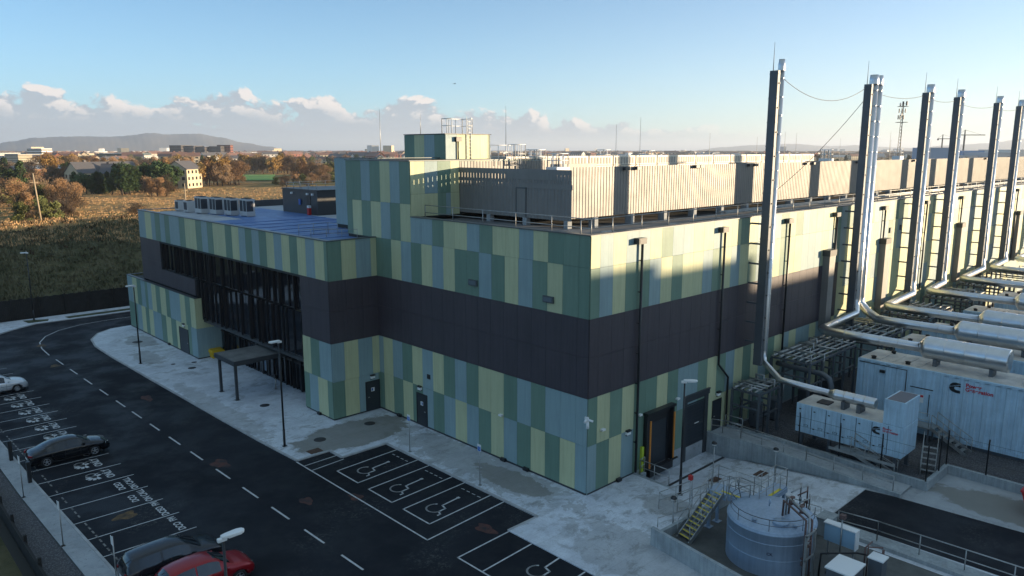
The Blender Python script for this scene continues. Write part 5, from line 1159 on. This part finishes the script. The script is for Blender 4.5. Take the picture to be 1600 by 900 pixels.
# ------------------------------------------------------------------ parked cars
M_TYRE = mat('tyre_rubber',(0.012,0.012,0.013),0.8); M_RIM = mat('alloy_rim',(0.45,0.46,0.48),0.3,0.8); M_CGL = mat('car_glass',(0.01,0.013,0.016),0.05,spec=0.8)
M_HEAD = mat('headlight_lens',(0.55,0.58,0.60),0.1); M_TAIL = mat('tail_light_lens',(0.22,0.01,0.01),0.2)
SALOON = [(-2.36,.66,.62,.66),(-2.28,.78,.82,.86),(-2.05,.84,.90,.98),(-1.75,.87,.94,1.03),(-1.35,.88,.95,1.22),(-.95,.89,.95,1.36),(-.4,.90,.95,1.43),(.1,.90,.94,1.44),(.5,.90,.93,1.39),(.85,.90,.92,1.22),(1.2,.89,.90,1.00),(1.6,.88,.86,.93),(2.0,.84,.80,.85),(2.25,.76,.68,.73),(2.37,.62,.52,.58)]
ESTATE = [(-2.30,.66,.66,.74),(-2.24,.80,.92,1.00),(-2.12,.85,1.0,1.22),(-1.90,.87,1.02,1.46),(-1.4,.88,1.0,1.53),(-.7,.89,.99,1.56),(0,.90,.98,1.56),(.4,.90,.97,1.50),(.8,.90,.96,1.28),(1.15,.89,.95,1.08),(1.6,.88,.92,1.0),(2.0,.84,.84,.90),(2.22,.76,.70,.76),(2.32,.62,.54,.6)]
HATCH = [(-2.12,.64,.62,.70),(-2.05,.78,.88,.96),(-1.92,.83,.97,1.18),(-1.65,.86,.98,1.42),(-1.2,.87,.97,1.50),(-.6,.88,.96,1.54),(0,.89,.95,1.53),(.4,.89,.94,1.44),(.75,.89,.93,1.22),(1.1,.88,.92,1.03),(1.5,.87,.89,.96),(1.85,.83,.82,.87),(2.06,.74,.68,.72),(2.15,.6,.52,.57)]
def car(st, paint, label, loc, wheels=(-1.42,1.38), roofm=None, tall=0.0, rimn=5, wr_=.33):
    t = thing('parked_car', label, 'car', loc, 0, 'cars parked in the marked bays')
    # refine stations
    S = []
    for a,b_ in zip(st[:-1],st[1:]):
        for k in range(3): f = k/3; S.append(tuple(p+(q-p)*f for p,q in zip(a,b_)))
    S.append(st[-1]); rings = []
    zb = .20+tall
    for (x,w_,zbelt,zr) in S:
        gh = zr-zbelt; k = min(1,max(0,(gh-.08)/.3)); wr2 = w_*(.86*(1-k)+.70*k)
        arch = 0
        for wx in wheels:
            d = abs(x-wx)
            if d < wr_+.05: arch = max(arch, math.sqrt(max(0,(wr_+.05)**2-d*d)))
        zlow = max(zb, wr_+arch) if arch > 0 else zb
        wz = w_
        half = [(wz*.80 if arch == 0 else wz*.985, zlow),(wz*.97 if arch == 0 else wz*.99, min(zlow+.10,.62)),(wz,max(.52,zlow+.02) if zlow < .6 else zlow+.03),(wz*1.0,max(zbelt*.82,zlow+.06)),(wz*.965,zbelt),(wr2,zr-.03-.02*k),(wr2*.72,zr+.005),(0,zr+.03)]
        rings.append([(x,y,z+ (0)) for y,z in half]+[(x,-y,z) for y,z in half[-2::-1]])
    n = len(rings[0]); mb = MB(); vs = [v for r_ in rings for v in r_]; fs = []
    for i in range(len(rings)-1):
        for j in range(n-1): fs.append((i*n+j,i*n+j+1,(i+1)*n+j+1,(i+1)*n+j))
        fs.append((i*n+n-1,i*n,(i+1)*n,(i+1)*n+n-1))
    fs.append(tuple(range(n))); fs.append(tuple((len(rings)-1)*n+j for j in range(n))[::-1])
    mb.add(vs,fs,0,True); body = mb.build('body', paint, t, True)
    def panel(idx, j0, j1, name, off=.008, inset=.05, m=M_CGL):
        """lifted copy of body faces between stations idx and ring rows j0..j1"""
        m2 = MB(); a, b_ = idx
        c = Vector((0,0,0)); cnt = 0; pts = []
        for i in range(a,b_+1):
            pts.append([Vector(rings[i][j]) for j in range(j0,j1+1)])
        for r_ in pts:
            for p in r_: c += p; cnt += 1
        c /= cnt; ctr = Vector((c.x,0,.7))
        vs = []
        for r_ in pts:
            for p in r_:
                q = p.lerp(c, inset); d = Vector((0 if abs(c.y) > .3 else p.x-ctr.x, p.y if abs(c.y) > .3 else 0, max(.15,p.z-.7))).normalized(); vs.append(q+d*(off+.012))
        w2 = j1-j0+1
        m2.add(vs,[(i*w2+j,i*w2+j+1,(i+1)*w2+j+1,(i+1)*w2+j) for i in range(b_-a) for j in range(w2-1)],0,True); return m2.build(name, m, t, True)
    # find stations of roof
    hs = [s[3]-s[2] for s in S]; top = max(s[3] for s in S)
    roof = [i for i,s in enumerate(S) if s[3] > top-.10]; r0, r1 = roof[0], roof[-1]
    gi = [i for i,h in enumerate(hs) if h > .13]; g0, g1 = gi[0], gi[-1]
    mid = [i for i in range(r0,r1+1)]; bsp = r0+(r1-r0)//2
    for (a,b_) in ((g0+2,r0),(r0,bsp),(bsp,min(r1+2,g1))):
        if b_-a >= 1:
            for (j0,j1) in ((4,5),(n-6,n-5)): panel((a,b_),j0,j1,'side_window',.004,.07)
    panel((r1,g1),5,n-6,'windscreen',.004,.09); panel((g0,r0),5,n-6,'rear_window',.004,.12)
    ends = [S[0],S[-1]]
    xf = S[-1][0]; xr = S[0][0]
    for s_ in (1,-1):
        m2 = MB(); y = s_*.60; m2.bar((xf-.10,y-s_*.12,.64+tall),(xf-.32,y+s_*.18,.70+tall),.10,.13); m2.build('headlight', M_HEAD, t, True)
        m2 = MB(); m2.bar((xr+.02,y-s_*.08,.86+tall),(xr+.16,y+s_*.20,.87+tall),.08,.12); m2.build('tail_light', M_TAIL, t, True)
        m2 = MB(); m2.bar((.72,s_*.90,.98),(.76,s_*1.06,1.0),.10,.14); m2.build('wing_mirror', paint, t, True)
        m2 = MB(); m2.box(-1.3,s_*.895-.01,.60,1.2,s_*.895+.012,.615); m2.build('door_trim', M_BLACK, t, True)
        m2 = MB()
        for hx in (-.75,.15): m2.box(hx,s_*.905-.012,.80,hx+.18,s_*.905+.012,.83)
        m2.build('door_handle', paint, t, True)
        m2 = MB()
        for hx in (-.35,.55,-1.1): m2.box(hx,s_*.902-.004,.35,hx+.012,s_*.902+.002,.90)
        m2.build('door_gap', M_BLACK, t, True)
        for wx in wheels:
            c = (wx, s_*.80, wr_); m2 = MB(); o_ = s_*.105
            m2.lathe([(wr_*.62,-.10*s_),(wr_*.96,-.10*s_),(wr_,-.06*s_),(wr_,.07*s_),(wr_*.96,.10*s_),(wr_*.66,.11*s_),(wr_*.64,.05*s_),(.001,.05*s_)],28,c,'y'); wh = m2.build('wheel', M_TYRE, t, True)
            m2 = MB(); m2.lathe([(wr_*.66,.10*s_),(wr_*.60,.115*s_),(wr_*.58,.09*s_)],28,c,'y'); m2.lathe([(.06,.06*s_),(.06,.105*s_),(.001,.11*s_)],12,c,'y')
            for k in range(rimn):
                a = 2*math.pi*k/rimn+.3; m2.bar((c[0],c[1]+.085*s_,c[2]),(c[0]+wr_*.62*math.cos(a),c[1]+.095*s_,c[2]+wr_*.62*math.sin(a)),.055,.03,up=(0,1,0))
            m2.build('rim', M_RIM, wh, True)
    m2 = MB(); m2.box(xr-.01,-.26,.52+tall,xr+.03,.26,.63+tall); m2.build('number_plate', M_WHITE, t, True)
    m2 = MB(); m2.box(-1.9,-.78,.17,1.9,.78,.30); m2.build('underbody', M_BLACK, t, True)
    return t
def paint(name, c, rough=0.28, metal=0.3): return mat(name, c, rough, metal, coat=0.3)
car(SALOON, paint('black_paint',(0.008,0.009,0.012),.2), 'black saloon with silver spoked wheels parked in the charging bays', (-20.45,27.5,-.06))
car(HATCH, paint('white_paint',(0.62,0.64,0.66)), 'white hatchback cut by the left edge of the picture', (-21.1,46.75,-.06), (-1.25,1.30), rimn=9, wr_=.31)
car(ESTATE, paint('grey_paint',(0.018,0.021,0.027),.22), 'dark grey estate car next to the red one', (-20.5,8.65,-.06), (-1.38,1.38))
car(HATCH, paint('red_paint',(0.26,0.006,0.012)), 'red hatchback at the bottom edge, nearest parked car', (-19.95,6.15,-.06), (-1.25,1.30))
# ------------------------------------------------------------------ trees
def leafmat(name, c, c2): return mat(name, c, 0.85, spec=0.15, noise=(0.35, 0.5, 3, c2))
M_BARK = mat('bark',(0.055,0.042,0.032),0.95)
LEAF = {'russet':leafmat('russet_twigs',(0.33,0.195,0.10),(0.20,0.125,0.07)),'gold':leafmat('golden_leaves',(0.44,0.28,0.09),(0.26,0.17,0.06)),
        'brown':leafmat('brown_twigs',(0.23,0.155,0.095),(0.13,0.095,0.065)),'dark':leafmat('dark_evergreen',(0.065,0.105,0.04),(0.035,0.06,0.025)),
        'green':leafmat('olive_leaves',(0.16,0.17,0.06),(0.08,0.10,0.035))}
def crown_mb(seed, w_, h_, n, sz, kind):
    q = random.Random(seed); lobes = []
    for k in range(14 if kind != 'cone' else 9):
        if kind == 'cone': f = k/9; lobes.append((Vector((q.uniform(-.2,.2)*w_*(1-f),q.uniform(-.2,.2)*w_*(1-f),h_*(.1+.85*f))), w_*.5*(1-f*.8), h_*.12))
        else:
            a = q.uniform(0,6.28); r_ = w_*.36*math.sqrt(q.random()); z = h_*q.uniform(.22,.86); r2 = r_*(1.15-abs(z/h_-.5)); s_ = w_*q.uniform(.12,.24)
            lobes.append((Vector((r2*math.cos(a),r2*math.sin(a),z)), s_, s_*q.uniform(.7,1.2)))
    mb = MB(); vs = []; fs = []
    for i in range(n):
        c,rw,rh = lobes[q.randrange(len(lobes))]
        d = Vector((q.gauss(0,1),q.gauss(0,1),q.gauss(0,1))).normalized()*(q.random()**.45)
        p = c+Vector((d.x*rw,d.y*rw,d.z*rh)); s_ = sz*q.uniform(.5,1.3)
        u = Vector((q.gauss(0,1),q.gauss(0,1),q.gauss(0,1))).normalized(); v = u.orthogonal().normalized()
        if kind == 'twig': u = (u+Vector((d.x,d.y,abs(d.z)+.8))).normalized(); v = u.orthogonal().normalized()*.35
        b_ = len(vs); vs += [p-u*s_-v*s_*.5,p+v*s_*.7,p+u*s_-v*s_*.3,p-v*s_*.8]; fs.append((b_,b_+1,b_+2,b_+3))
    mb.add(vs,fs); return mb
def trunk_mb(seed, w_, h_):
    q = random.Random(seed+99); mb = MB(); mb.tube([(0,0,-.5),(q.uniform(-.2,.2),0,h_*.3),(q.uniform(-.5,.5),q.uniform(-.5,.5),h_*.75)],[h_*.028,h_*.02,h_*.006],7)
    for k in range(11):
        a = q.uniform(0,6.28); z = h_*q.uniform(.2,.6); L = w_*q.uniform(.25,.45); p1 = Vector((L*.5*math.cos(a),L*.5*math.sin(a),z+L*.5)); p2 = Vector((L*math.cos(a+.3),L*math.sin(a+.3),min(h_*.95,z+L*1.1))); mb.tube([(0,0,z),p1,p2],[h_*.011,h_*.007,h_*.002],5)
    return mb
PROTO = {}
def proto(kind, var):
    key = (kind,var)
    if key in PROTO: return PROTO[key]
    shp = {'russet':'twig','gold':'leaf','brown':'twig','dark':'leaf','green':'leaf'}[kind]
    w_,h_ = {'russet':(9,10),'gold':(8.5,11),'brown':(9.5,10),'dark':(7,10),'green':(8,9)}[kind]
    if kind == 'dark' and var == 1: shp = 'cone'
    c = crown_mb(hash(kind)%1 + var*17+len(kind), w_, h_, 4200 if shp == 'twig' else 2600, .27 if shp == 'twig' else .31, shp)
    def mk():
        return c
    meC = c; PROTO[key] = (meC, trunk_mb(var*5, w_, h_), LEAF[kind]); 
    return PROTO[key]
CACHE = {}
TLAB = {'russet':'russet brown bare-twigged tree in the belt beyond the field','gold':'golden autumn tree in the belt beyond the field','brown':'dull brown bare tree in the belt beyond the field','dark':'dark green evergreen in the clump before the far houses','green':'olive green bushy tree in the belt beyond the field'}
def tree(kind, var, loc, s, rz, label=None, group=None, sz_=1.0):
    key = (kind,var)
    if key not in CACHE:
        c,tr,m = proto(kind,var); t = thing({'dark':'evergreen_tree'}.get(kind,'autumn_tree'), label or TLAB[kind], 'tree', loc, rz, group or 'trees beyond the field')
        c.build('crown', m, t, True); tr.build('trunk', M_BARK, t, True); CACHE[key] = t
    else:
        t = dup(CACHE[key], loc, rz, label or TLAB[kind]); t['group'] = group or 'trees beyond the field'
    t.scale = (s,s,s*sz_); return t
q = random.Random(21)
KN = {'russet':'russet brown bare-twigged tree','gold':'golden autumn tree','brown':'dull brown bare tree','dark':'dark green evergreen','green':'olive green bushy tree'}
def belt(px0, px1, d0, d1, n, kinds, s0, s1, label=None, sz_=1.0):
    where = 'in the wood at the left edge' if label == 'W' else 'in front of the cream houses' if kinds == ['dark'] else 'beside the green playing field' if 285 < px0 < 470 and d0 < 800 else 'in the distant belt below the skyline' if d0 > 850 else 'behind the evergreens and cream houses' if px1 < 300 else 'beyond the stair tower, far end of the belt'
    for i in range(n):
        px = px0+(px1-px0)*(i+q.random())/n; d = q.uniform(d0,d1); p = at(px,d); p.z = land(p.x,p.y)-.3
        kd = q.choice(kinds); tree(kd, q.randrange(3), p, q.uniform(s0,s1), q.uniform(0,6.28), KN[kd]+' '+where if label in (None,'W') else label, None, sz_)
# left near wood, evergreen clump, big russet belt, far belts
belt(-25,105,270,350,18,['russet','brown','brown','green','russet'],.85,1.3,'W',sz_=.95)
belt(10,105,240,262,7,['brown','green','brown'],.55,.8,'W')
belt(108,172,385,420,11,['dark'],.8,1.1); belt(180,200,378,395,4,['dark'],1.5,1.75); belt(206,268,390,430,18,['dark'],1.2,1.6)
belt(228,262,360,375,3,['russet','brown'],.8,1.0)
belt(308,372,440,500,16,['russet','gold','gold','russet','brown'],1.25,1.75); belt(372,470,640,740,16,['russet','brown','gold','brown'],1.3,1.9)
belt(455,560,470,600,18,['russet','brown','green','russet'],1.1,1.6); belt(425,545,430,470,12,['green','brown','russet'],.55,.85)
belt(60,290,560,760,26,['russet','gold','brown','russet'],1.2,1.8); belt(-20,140,440,560,14,['russet','brown','dark'],1.2,1.7)
belt(200,600,900,1300,34,['brown','dark','russet','green'],1.1,1.6)
belt(770,1200,900,1500,36,['brown','dark','green'],1.1,1.5,'dark winter tree on the flat skyline beyond the roof'); belt(1200,1620,700,1300,34,['brown','dark'],1.1,1.6,'dark winter tree on the flat skyline beyond the roof')
# scrub on the bank and rough field: uncountable
def scrub(name, n, region, m, smin, smax, blades, seed):
    q = random.Random(seed); mb = MB(); vs = []; fs = []
    for i in range(n):
        px = q.uniform(*region[0]); d = region[1][0]+(region[1][1]-region[1][0])*q.random()**1.3; p = at(px,d); 
        if p.y < 80.5 or (p.y < 64 and p.x > -6): continue
        z = land(p.x,p.y); s_ = q.uniform(smin,smax)
        for k in range(blades):
            a = q.uniform(0,6.28); o = Vector((q.gauss(0,.5)*s_,q.gauss(0,.5)*s_,0)); u = Vector((math.cos(a)*.4,math.sin(a)*.4,1)).normalized()*s_*q.uniform(.4,1); v = Vector((-math.sin(a),math.cos(a),0))*s_*.16
            b_ = Vector((p.x,p.y,z-.05))+o; n0_ = len(vs); vs += [b_-v,b_+v,b_+u+v*.5,b_+u-v*.5]; fs.append((n0_,n0_+1,n0_+2,n0_+3))
    mb.add(vs,fs); o = mb.build(name, m); tag(o, {'rough_grass_tufts':'olive tufts of rough grass covering the shaded bank','dead_scrub':'pale and rusty dead scrub across the sunlit field','bramble_scrub':'dark low bramble clumps along the crest of the bank'}[name], 'scrub'); o['kind'] = 'stuff'
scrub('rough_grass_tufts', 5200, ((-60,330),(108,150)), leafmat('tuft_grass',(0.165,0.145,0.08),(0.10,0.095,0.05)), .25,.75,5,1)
scrub('dead_scrub', 24000, ((-40,600),(135,420)), leafmat('dead_scrub_stems',(0.62,0.40,0.20),(0.36,0.22,0.11)), .2,.6,5,2)
scrub('bramble_scrub', 350, ((-60,330),(128,210)), leafmat('bramble',(0.05,0.055,0.028),(0.085,0.05,0.03)), .4,.9,9,3)
for i,(px,d,l) in enumerate(((35,190,'rounded thicket at the left edge of the crest'),(205,160,'grey-green thicket on the crest beside the wing roof'),(130,200,'low thicket on the crest in front of the leaning pole'),(160,215,'low brown thicket in the field behind the crest'),(12,215,'thicket below the left wood'),(345,250,'thicket behind the roof condensers'))):
    p = at(px,d); p.z = land(p.x,p.y)-.6; tree(['green','brown','russet'][i%3], i%3, p, .38, i*1.3, l, 'thickets on the bank crest', .8)
# wooden poles in the field
for (px,d,h_,lean,l) in ((52,172,9.0,.35,'tall pale leaning pole at the field edge, left'),(284,200,9.2,.0,'pale wooden pole behind the wing roof'),(316,225,5.5,.0,'shorter wooden pole right of the taller one')):
    p = at(px,d); p.z = land(p.x,p.y); t = thing('wooden_pole', l, 'pole', p); mb = MB(); mb.tube([(0,0,-.3),(-lean*1.5,0,h_)],[.17,.12],8); mb.build('shaft', mat('weathered_wood',(0.38,0.30,0.20),0.9), t, True)
    mb = MB(); mb.box(-.7-lean*1.4,-.05,h_*.80,.7-lean*1.4,.05,h_*.80+.1); mb.build('cross_arm', MATS['weathered_wood'], t, True)
# ------------------------------------------------------------------ buildings beyond
M_DKB = mat('brown_cladding',(0.10,0.085,0.08),0.8)
M_WR = mat('render_cream',(0.55,0.47,0.33),0.8,noise=(.2,.1,3)); M_WW = mat('white_render',(0.66,0.65,0.61),0.8); M_BRK = mat('red_brick',(0.28,0.10,0.065),0.85,noise=(.3,.2,3)); M_SLATE = mat('slate_roof',(0.10,0.095,0.10),0.75); M_TILE = mat('tile_roof',(0.18,0.095,0.07),0.8); M_WIN = mat('window_glass',(0.02,0.025,0.03),0.15); M_MET = mat('grey_cladding',(0.40,0.43,0.46),0.5); M_BLUEC = mat('blue_cladding',(0.18,0.30,0.46),0.5); M_GRN = mat('dark_green_cladding',(0.05,0.085,0.07),0.5)
def house(px, d, L, W, H, rh, rz, wm, rm, label, group=None, win=True, name='house', storeys=2, cat='house', z0=None):
    p = at(px,d); p.z = land(p.x,p.y)-.2 if z0 is None else z0
    t = thing(name, label, cat, p, rz, group); mb = MB(); mb.box(-L/2,-W/2,-1,L/2,W/2,H)
    if rh: mb.add([(-L/2,-W/2,H),(-L/2,W/2,H),(-L/2,0,H+rh-.15),(L/2,-W/2,H),(L/2,W/2,H),(L/2,0,H+rh-.15)],[(0,1,2),(3,5,4)])
    mb.build('wall', wm, t, True); mb = MB()
    if rh:
        o=.4; 
        for s_ in (1,-1): mb.add([(-L/2-o,s_*(W/2+o),H-.25),(L/2+o,s_*(W/2+o),H-.25),(L/2+o,0,H+rh),(-L/2-o,0,H+rh),(-L/2-o,s_*(W/2+o),H-.05),(L/2+o,s_*(W/2+o),H-.05),(L/2+o,0,H+rh+.2),(-L/2-o,0,H+rh+.2)],[(0,1,2,3),(4,5,6,7),(0,1,5,4),(1,2,6,5),(3,0,4,7)])
        mb.box(-L*.3,-.4,H+rh-.5,-L*.3+1.2,.4,H+rh+1.1)
    else: mb.box(-L/2-.15,-W/2-.15,H,L/2+.15,W/2+.15,H+.35)
    mb.build('roof', rm, t, True)
    if win:
        mb = MB(); n = max(2,int(L/3.2))
        for f in range(storeys):
            z = H*(f+.3)/storeys
            if name in ('block','apartment_block','brick_hall'):
                m2 = MB(); m2.box(-L/2-.06,-W/2-.06,z,L/2+.06,W/2+.06,z+H/storeys*.4); m2.build('window_band', M_WIN, t, True); continue
            for k in range(n):
                x = -L/2+L*(k+.3)/n; w2 = L/n*.42
                for s_ in (1,-1): mb.box(x,s_*(W/2)+s_*.005,z,x+w2,s_*(W/2)+s_*.05,z+H/storeys*.48)
            m_ = max(1,int(W/3.5))
            for k in range(m_):
                y = -W/2+W*(k+.3)/m_
                for s_ in (1,-1): mb.box(s_*L/2+s_*.005,y,z,s_*L/2+s_*.05,y+W/m_*.42,z+H/storeys*.48)
        vs_ = mb.v
        for k in range(0, len(vs_), 8):
            m2 = MB(); m2.add(vs_[k:k+8], [(0,3,2,1),(4,5,6,7),(0,1,5,4),(1,2,6,5),(2,3,7,6),(3,0,4,7)]); m2.build('window', M_WIN, t, True)
    return t
house(158,470,34,14,8,5.5,R(15),M_WR,M_SLATE,'long cream house with dark hipped roof above the evergreens, left one',storeys=2)
house(176,462,12,10,7.5,5,R(-35),M_WR,M_SLATE,'cream gabled house end between the evergreens'); house(284,440,15,12,10,4,R(40),M_WR,M_SLATE,'three-storey cream house with slate roof between evergreens and gold trees',storeys=3)
house(30,620,70,20,7,2,R(25),M_BRK,M_MET,'long low brick hall with grey roof beyond the left wood',name='brick_hall',cat='building')
for (px,d,L,W,H,wm,l) in ((8,1500,50,30,15,M_WW,'white block at the far left of the skyline'),(45,1450,60,30,13,M_WR,'wide cream block on the skyline left of the tall one'),(62,1500,26,25,22,M_WW,'tallest pale block of the left skyline group'),(105,1600,100,40,14,M_WR,'long low cream block below the headland'),(150,1250,50,30,9,M_WR,'low beige building between the trees and skyline'),(195,1500,120,50,14,M_GRN,'dark green shed below the headland'),(222,1500,60,40,11,M_WW,'white shed right of the dark green one')):
    house(px,d,L,W,H,0,R(20+px%40),wm,M_MET,l,storeys=5,name='block',cat='building')
for (px,L,l) in ((283,42,'left brown block of the big apartment group'),(302,40,'middle dark block of the big apartment group'),(320,46,'right dark block of the apartment group'),(345,48,'separate dark apartment block with a brick-red end')):
    house(px,1750,L,26,26+(px%4),0,R(38),M_DKB,M_SLATE,l,storeys=9,name='apartment_block',cat='building')
house(352,1745,12,30,30,0,R(38),M_BRK,M_SLATE,'brick-red tower at the end of the apartment group',storeys=9,name='apartment_block',cat='building')
# town of small houses
tp = []; TL = ['cream house with tiled roof','white house with slate roof','brick house with tiled roof','cream house with steep tiled roof']; reg = lambda px: 'in the distant town left of the stair tower' if px < 640 else 'in the town strip beyond the main roof' if px < 1150 else 'low on the right skyline among the stacks'
q = random.Random(77); lab_t = 'small house with tiled roof in the distant town'
for i in range(230):
    r_ = q.random(); px = q.uniform(60,760) if r_ < .75 else q.uniform(760,1620); d = q.uniform(1100,3600)
    k = q.randrange(4)
    if len(tp) < 4:
        t = house(px,d,q.uniform(14,22),9,6.5,3.5,q.uniform(0,3),[M_WR,M_WW,M_BRK,M_WR][len(tp)],[M_TILE,M_SLATE,M_TILE,M_TILE][len(tp)],'small '+TL[len(tp)]+' '+reg(px),'small houses of the distant town'); tp.append(t)
    else: 
        p = at(px,d); p.z = land(p.x,p.y)-.2; s_ = q.uniform(.9,1.7); dup(tp[k], p, q.uniform(0,3.1), 'small '+TL[k]+' '+reg(px), sc=(s_*q.uniform(1,1.8),s_,s_))
# horizon built-up carpet: far-off town and woods reading as one mass
q = random.Random(5); mb = MB()
for i in range(3800):
    px = q.uniform(-80,1700); d = q.uniform(2200,7000); p = at(px,d)
    if p.y > 7000: continue
    s_ = q.uniform(8,30); h_ = q.uniform(5,12); m_ = q.choice((0,1,2,3,4,4,4,5)); 
    if m_ == 4: s_ *= 2.2; h_ *= 1.1
    if q.random() < .015: h_ *= 2.5; m_ = q.choice((0,1,5))
    a = q.uniform(0,3.14); c_,s2 = math.cos(a)*s_,math.sin(a)*s_
    mb.prism([(p.x-c_,p.y-s2),(p.x+s2*.5,p.y-c_*.5),(p.x+c_,p.y+s2),(p.x-s2*.5,p.y+c_*.5)],-1,h_,m_)
o = mb.build('distant_town', [M_WR,M_WW,M_BRK,M_TILE,LEAF['brown'],M_MET]); tag(o,'hazy carpet of roofs and woods stretching to the horizon','town'); o['kind'] = 'stuff'
# right skyline: sheds, mast, cranes
for (px,d,L,W,H,m,l) in ((1462,900,34,30,22,M_BLUEC,'pale blue shed between the third and fourth stacks'),(1530,1000,90,30,17,M_MET,'long grey shed behind the fifth stack'),(1512,1010,24,24,19,M_BLUEC,'blue-grey shed left of the fifth stack'),(1585,1050,70,40,20,M_WW,'white shed at the right edge of the skyline'),(1490,980,60,20,14,M_MET,'low grey shed right of the pale blue one'),(1130,1400,60,40,12,M_WW,'pale shed on the skyline left of the nearest stack'),(1010,1500,70,30,11,M_MET,'grey shed on the skyline beyond the roof coolers')):
    house(px,d,L,W,H,0,R(46),m,M_MET,l,storeys=2,name='warehouse',cat='building',win=False)
p = at(1405,420); t = thing('radio_mast','lattice radio mast with rings of antennas beyond the roof','mast',p); mb = MB()
for k in range(3):
    a = 2*math.pi*k/3; mb.tube([(1.1*math.cos(a),1.1*math.sin(a),0),(.35*math.cos(a),.35*math.sin(a),43)],[.14,.10],6)
for k in range(26):
    z = 1.6*k; r_ = 1.1-.75*z/43
    for j in range(3):
        a = 2*math.pi*j/3; b_ = 2*math.pi*(j+1)/3; mb.tube([(r_*math.cos(a),r_*math.sin(a),z),(r_*math.cos(b_),r_*math.sin(b_),z+1.6)],.06,4)
mb.build('lattice', M_TRIM, t, True)
mb = MB()
for z,r_ in ((33,2.8),(40.5,2.4)):
    mb.lathe([(r_,0),(r_+.08,.08),(r_,.16)],18,(0,0,z))
    for k in range(6): a = k*math.pi/3; mb.tube([(0,0,z),(r_*math.cos(a),r_*math.sin(a),z)],.06,4)
mb.build('platform_ring', M_TRIM, t, True)
for k in range(9): a = k*2.4; z = (34.5,37.5,41)[k%3]; r_ = 1.7; mb = MB(); mb.box(r_*math.cos(a)-.2,r_*math.sin(a)-.2,z,r_*math.cos(a)+.2,r_*math.sin(a)+.2,z+2.0); mb.tube([(0,0,z+.8),(r_*math.cos(a),r_*math.sin(a),z+.8)],.05,4); mb.build('antenna', M_TRIM, t, True)
for (z,a) in ((37,.5),(36.6,3.2),(41.5,2.6)): mb = MB(); mb.lathe([(.001,-.2),(.8,-.1),(.85,.15),(.001,.2)],14,(1.5*math.cos(a),1.5*math.sin(a),z),'y'); mb.build('dish', M_MET, t, True)
def crane(px,d,H,J,rz,label):
    p = at(px,d); t = thing('tower_crane', label, 'crane', p, rz); mb = MB(); mb.box(-.7,-.7,0,.7,.7,H); mb.box(-.5,-.5,H,.5,.5,H+6); mb.build('tower', M_TRIM, t, True); mb = MB(); mb.box(-J*.3,-.5,H-.6,J,.5,H+.4); mb.box(-J*.3,-.9,H-2.2,-J*.22,.9,H-.6); mb.tube([(0,0,H+6),(J*.8,0,H+.4)],.12,4); mb.tube([(0,0,H+6),(-J*.28,0,H+.4)],.12,4); mb.build('jib', M_TRIM, t, True)
crane(1471,1300,36,24,R(-50),'slim tower crane between the third and fourth stacks'); crane(1505,1100,38,26,R(-40),'tower crane just right of the fourth stack')
# a small bird-like speck high in the sky is a gull
t = thing('bird','tiny dark bird in the sky above the roof','bird',at(711,160,33.2)); mb = MB(); mb.add([(-.25,0,0),(.25,0,.02),(0,.1,.05),(0,-.55,.22),(.12,-.3,.1),(0,.55,.22),(.12,.3,.1),(-.4,.08,0),(-.4,-.08,0)],[(0,1,2),(2,3,4),(2,5,6),(0,7,8),(0,2,8),(1,4,6),(0,1,4,3),(0,5,6,1)]); mb.build('bird_body', M_BLACK, t, True)
# ------------------------------------------------------------------ thin winter haze
HAZE = True
if HAZE:
    hm = bpy.data.materials.new('haze'); hm.use_nodes = True; t = hm.node_tree
    t.nodes.remove(t.nodes['Principled BSDF']); v = t.nodes.new('ShaderNodeVolumePrincipled')
    v.inputs['Color'].default_value = (0.78,0.87,1.0,1); v.inputs['Density'].default_value = 0.00009; v.inputs['Anisotropy'].default_value = 0.3
    t.links.new(v.outputs[0], t.nodes['Material Output'].inputs['Volume'])
    mb = MB(); mb.box(-19000,-12000,-4,28000,22000,250); o = mb.build('haze', hm, kind='stuff'); tag(o,'thin pale winter haze over the distant land','haze')
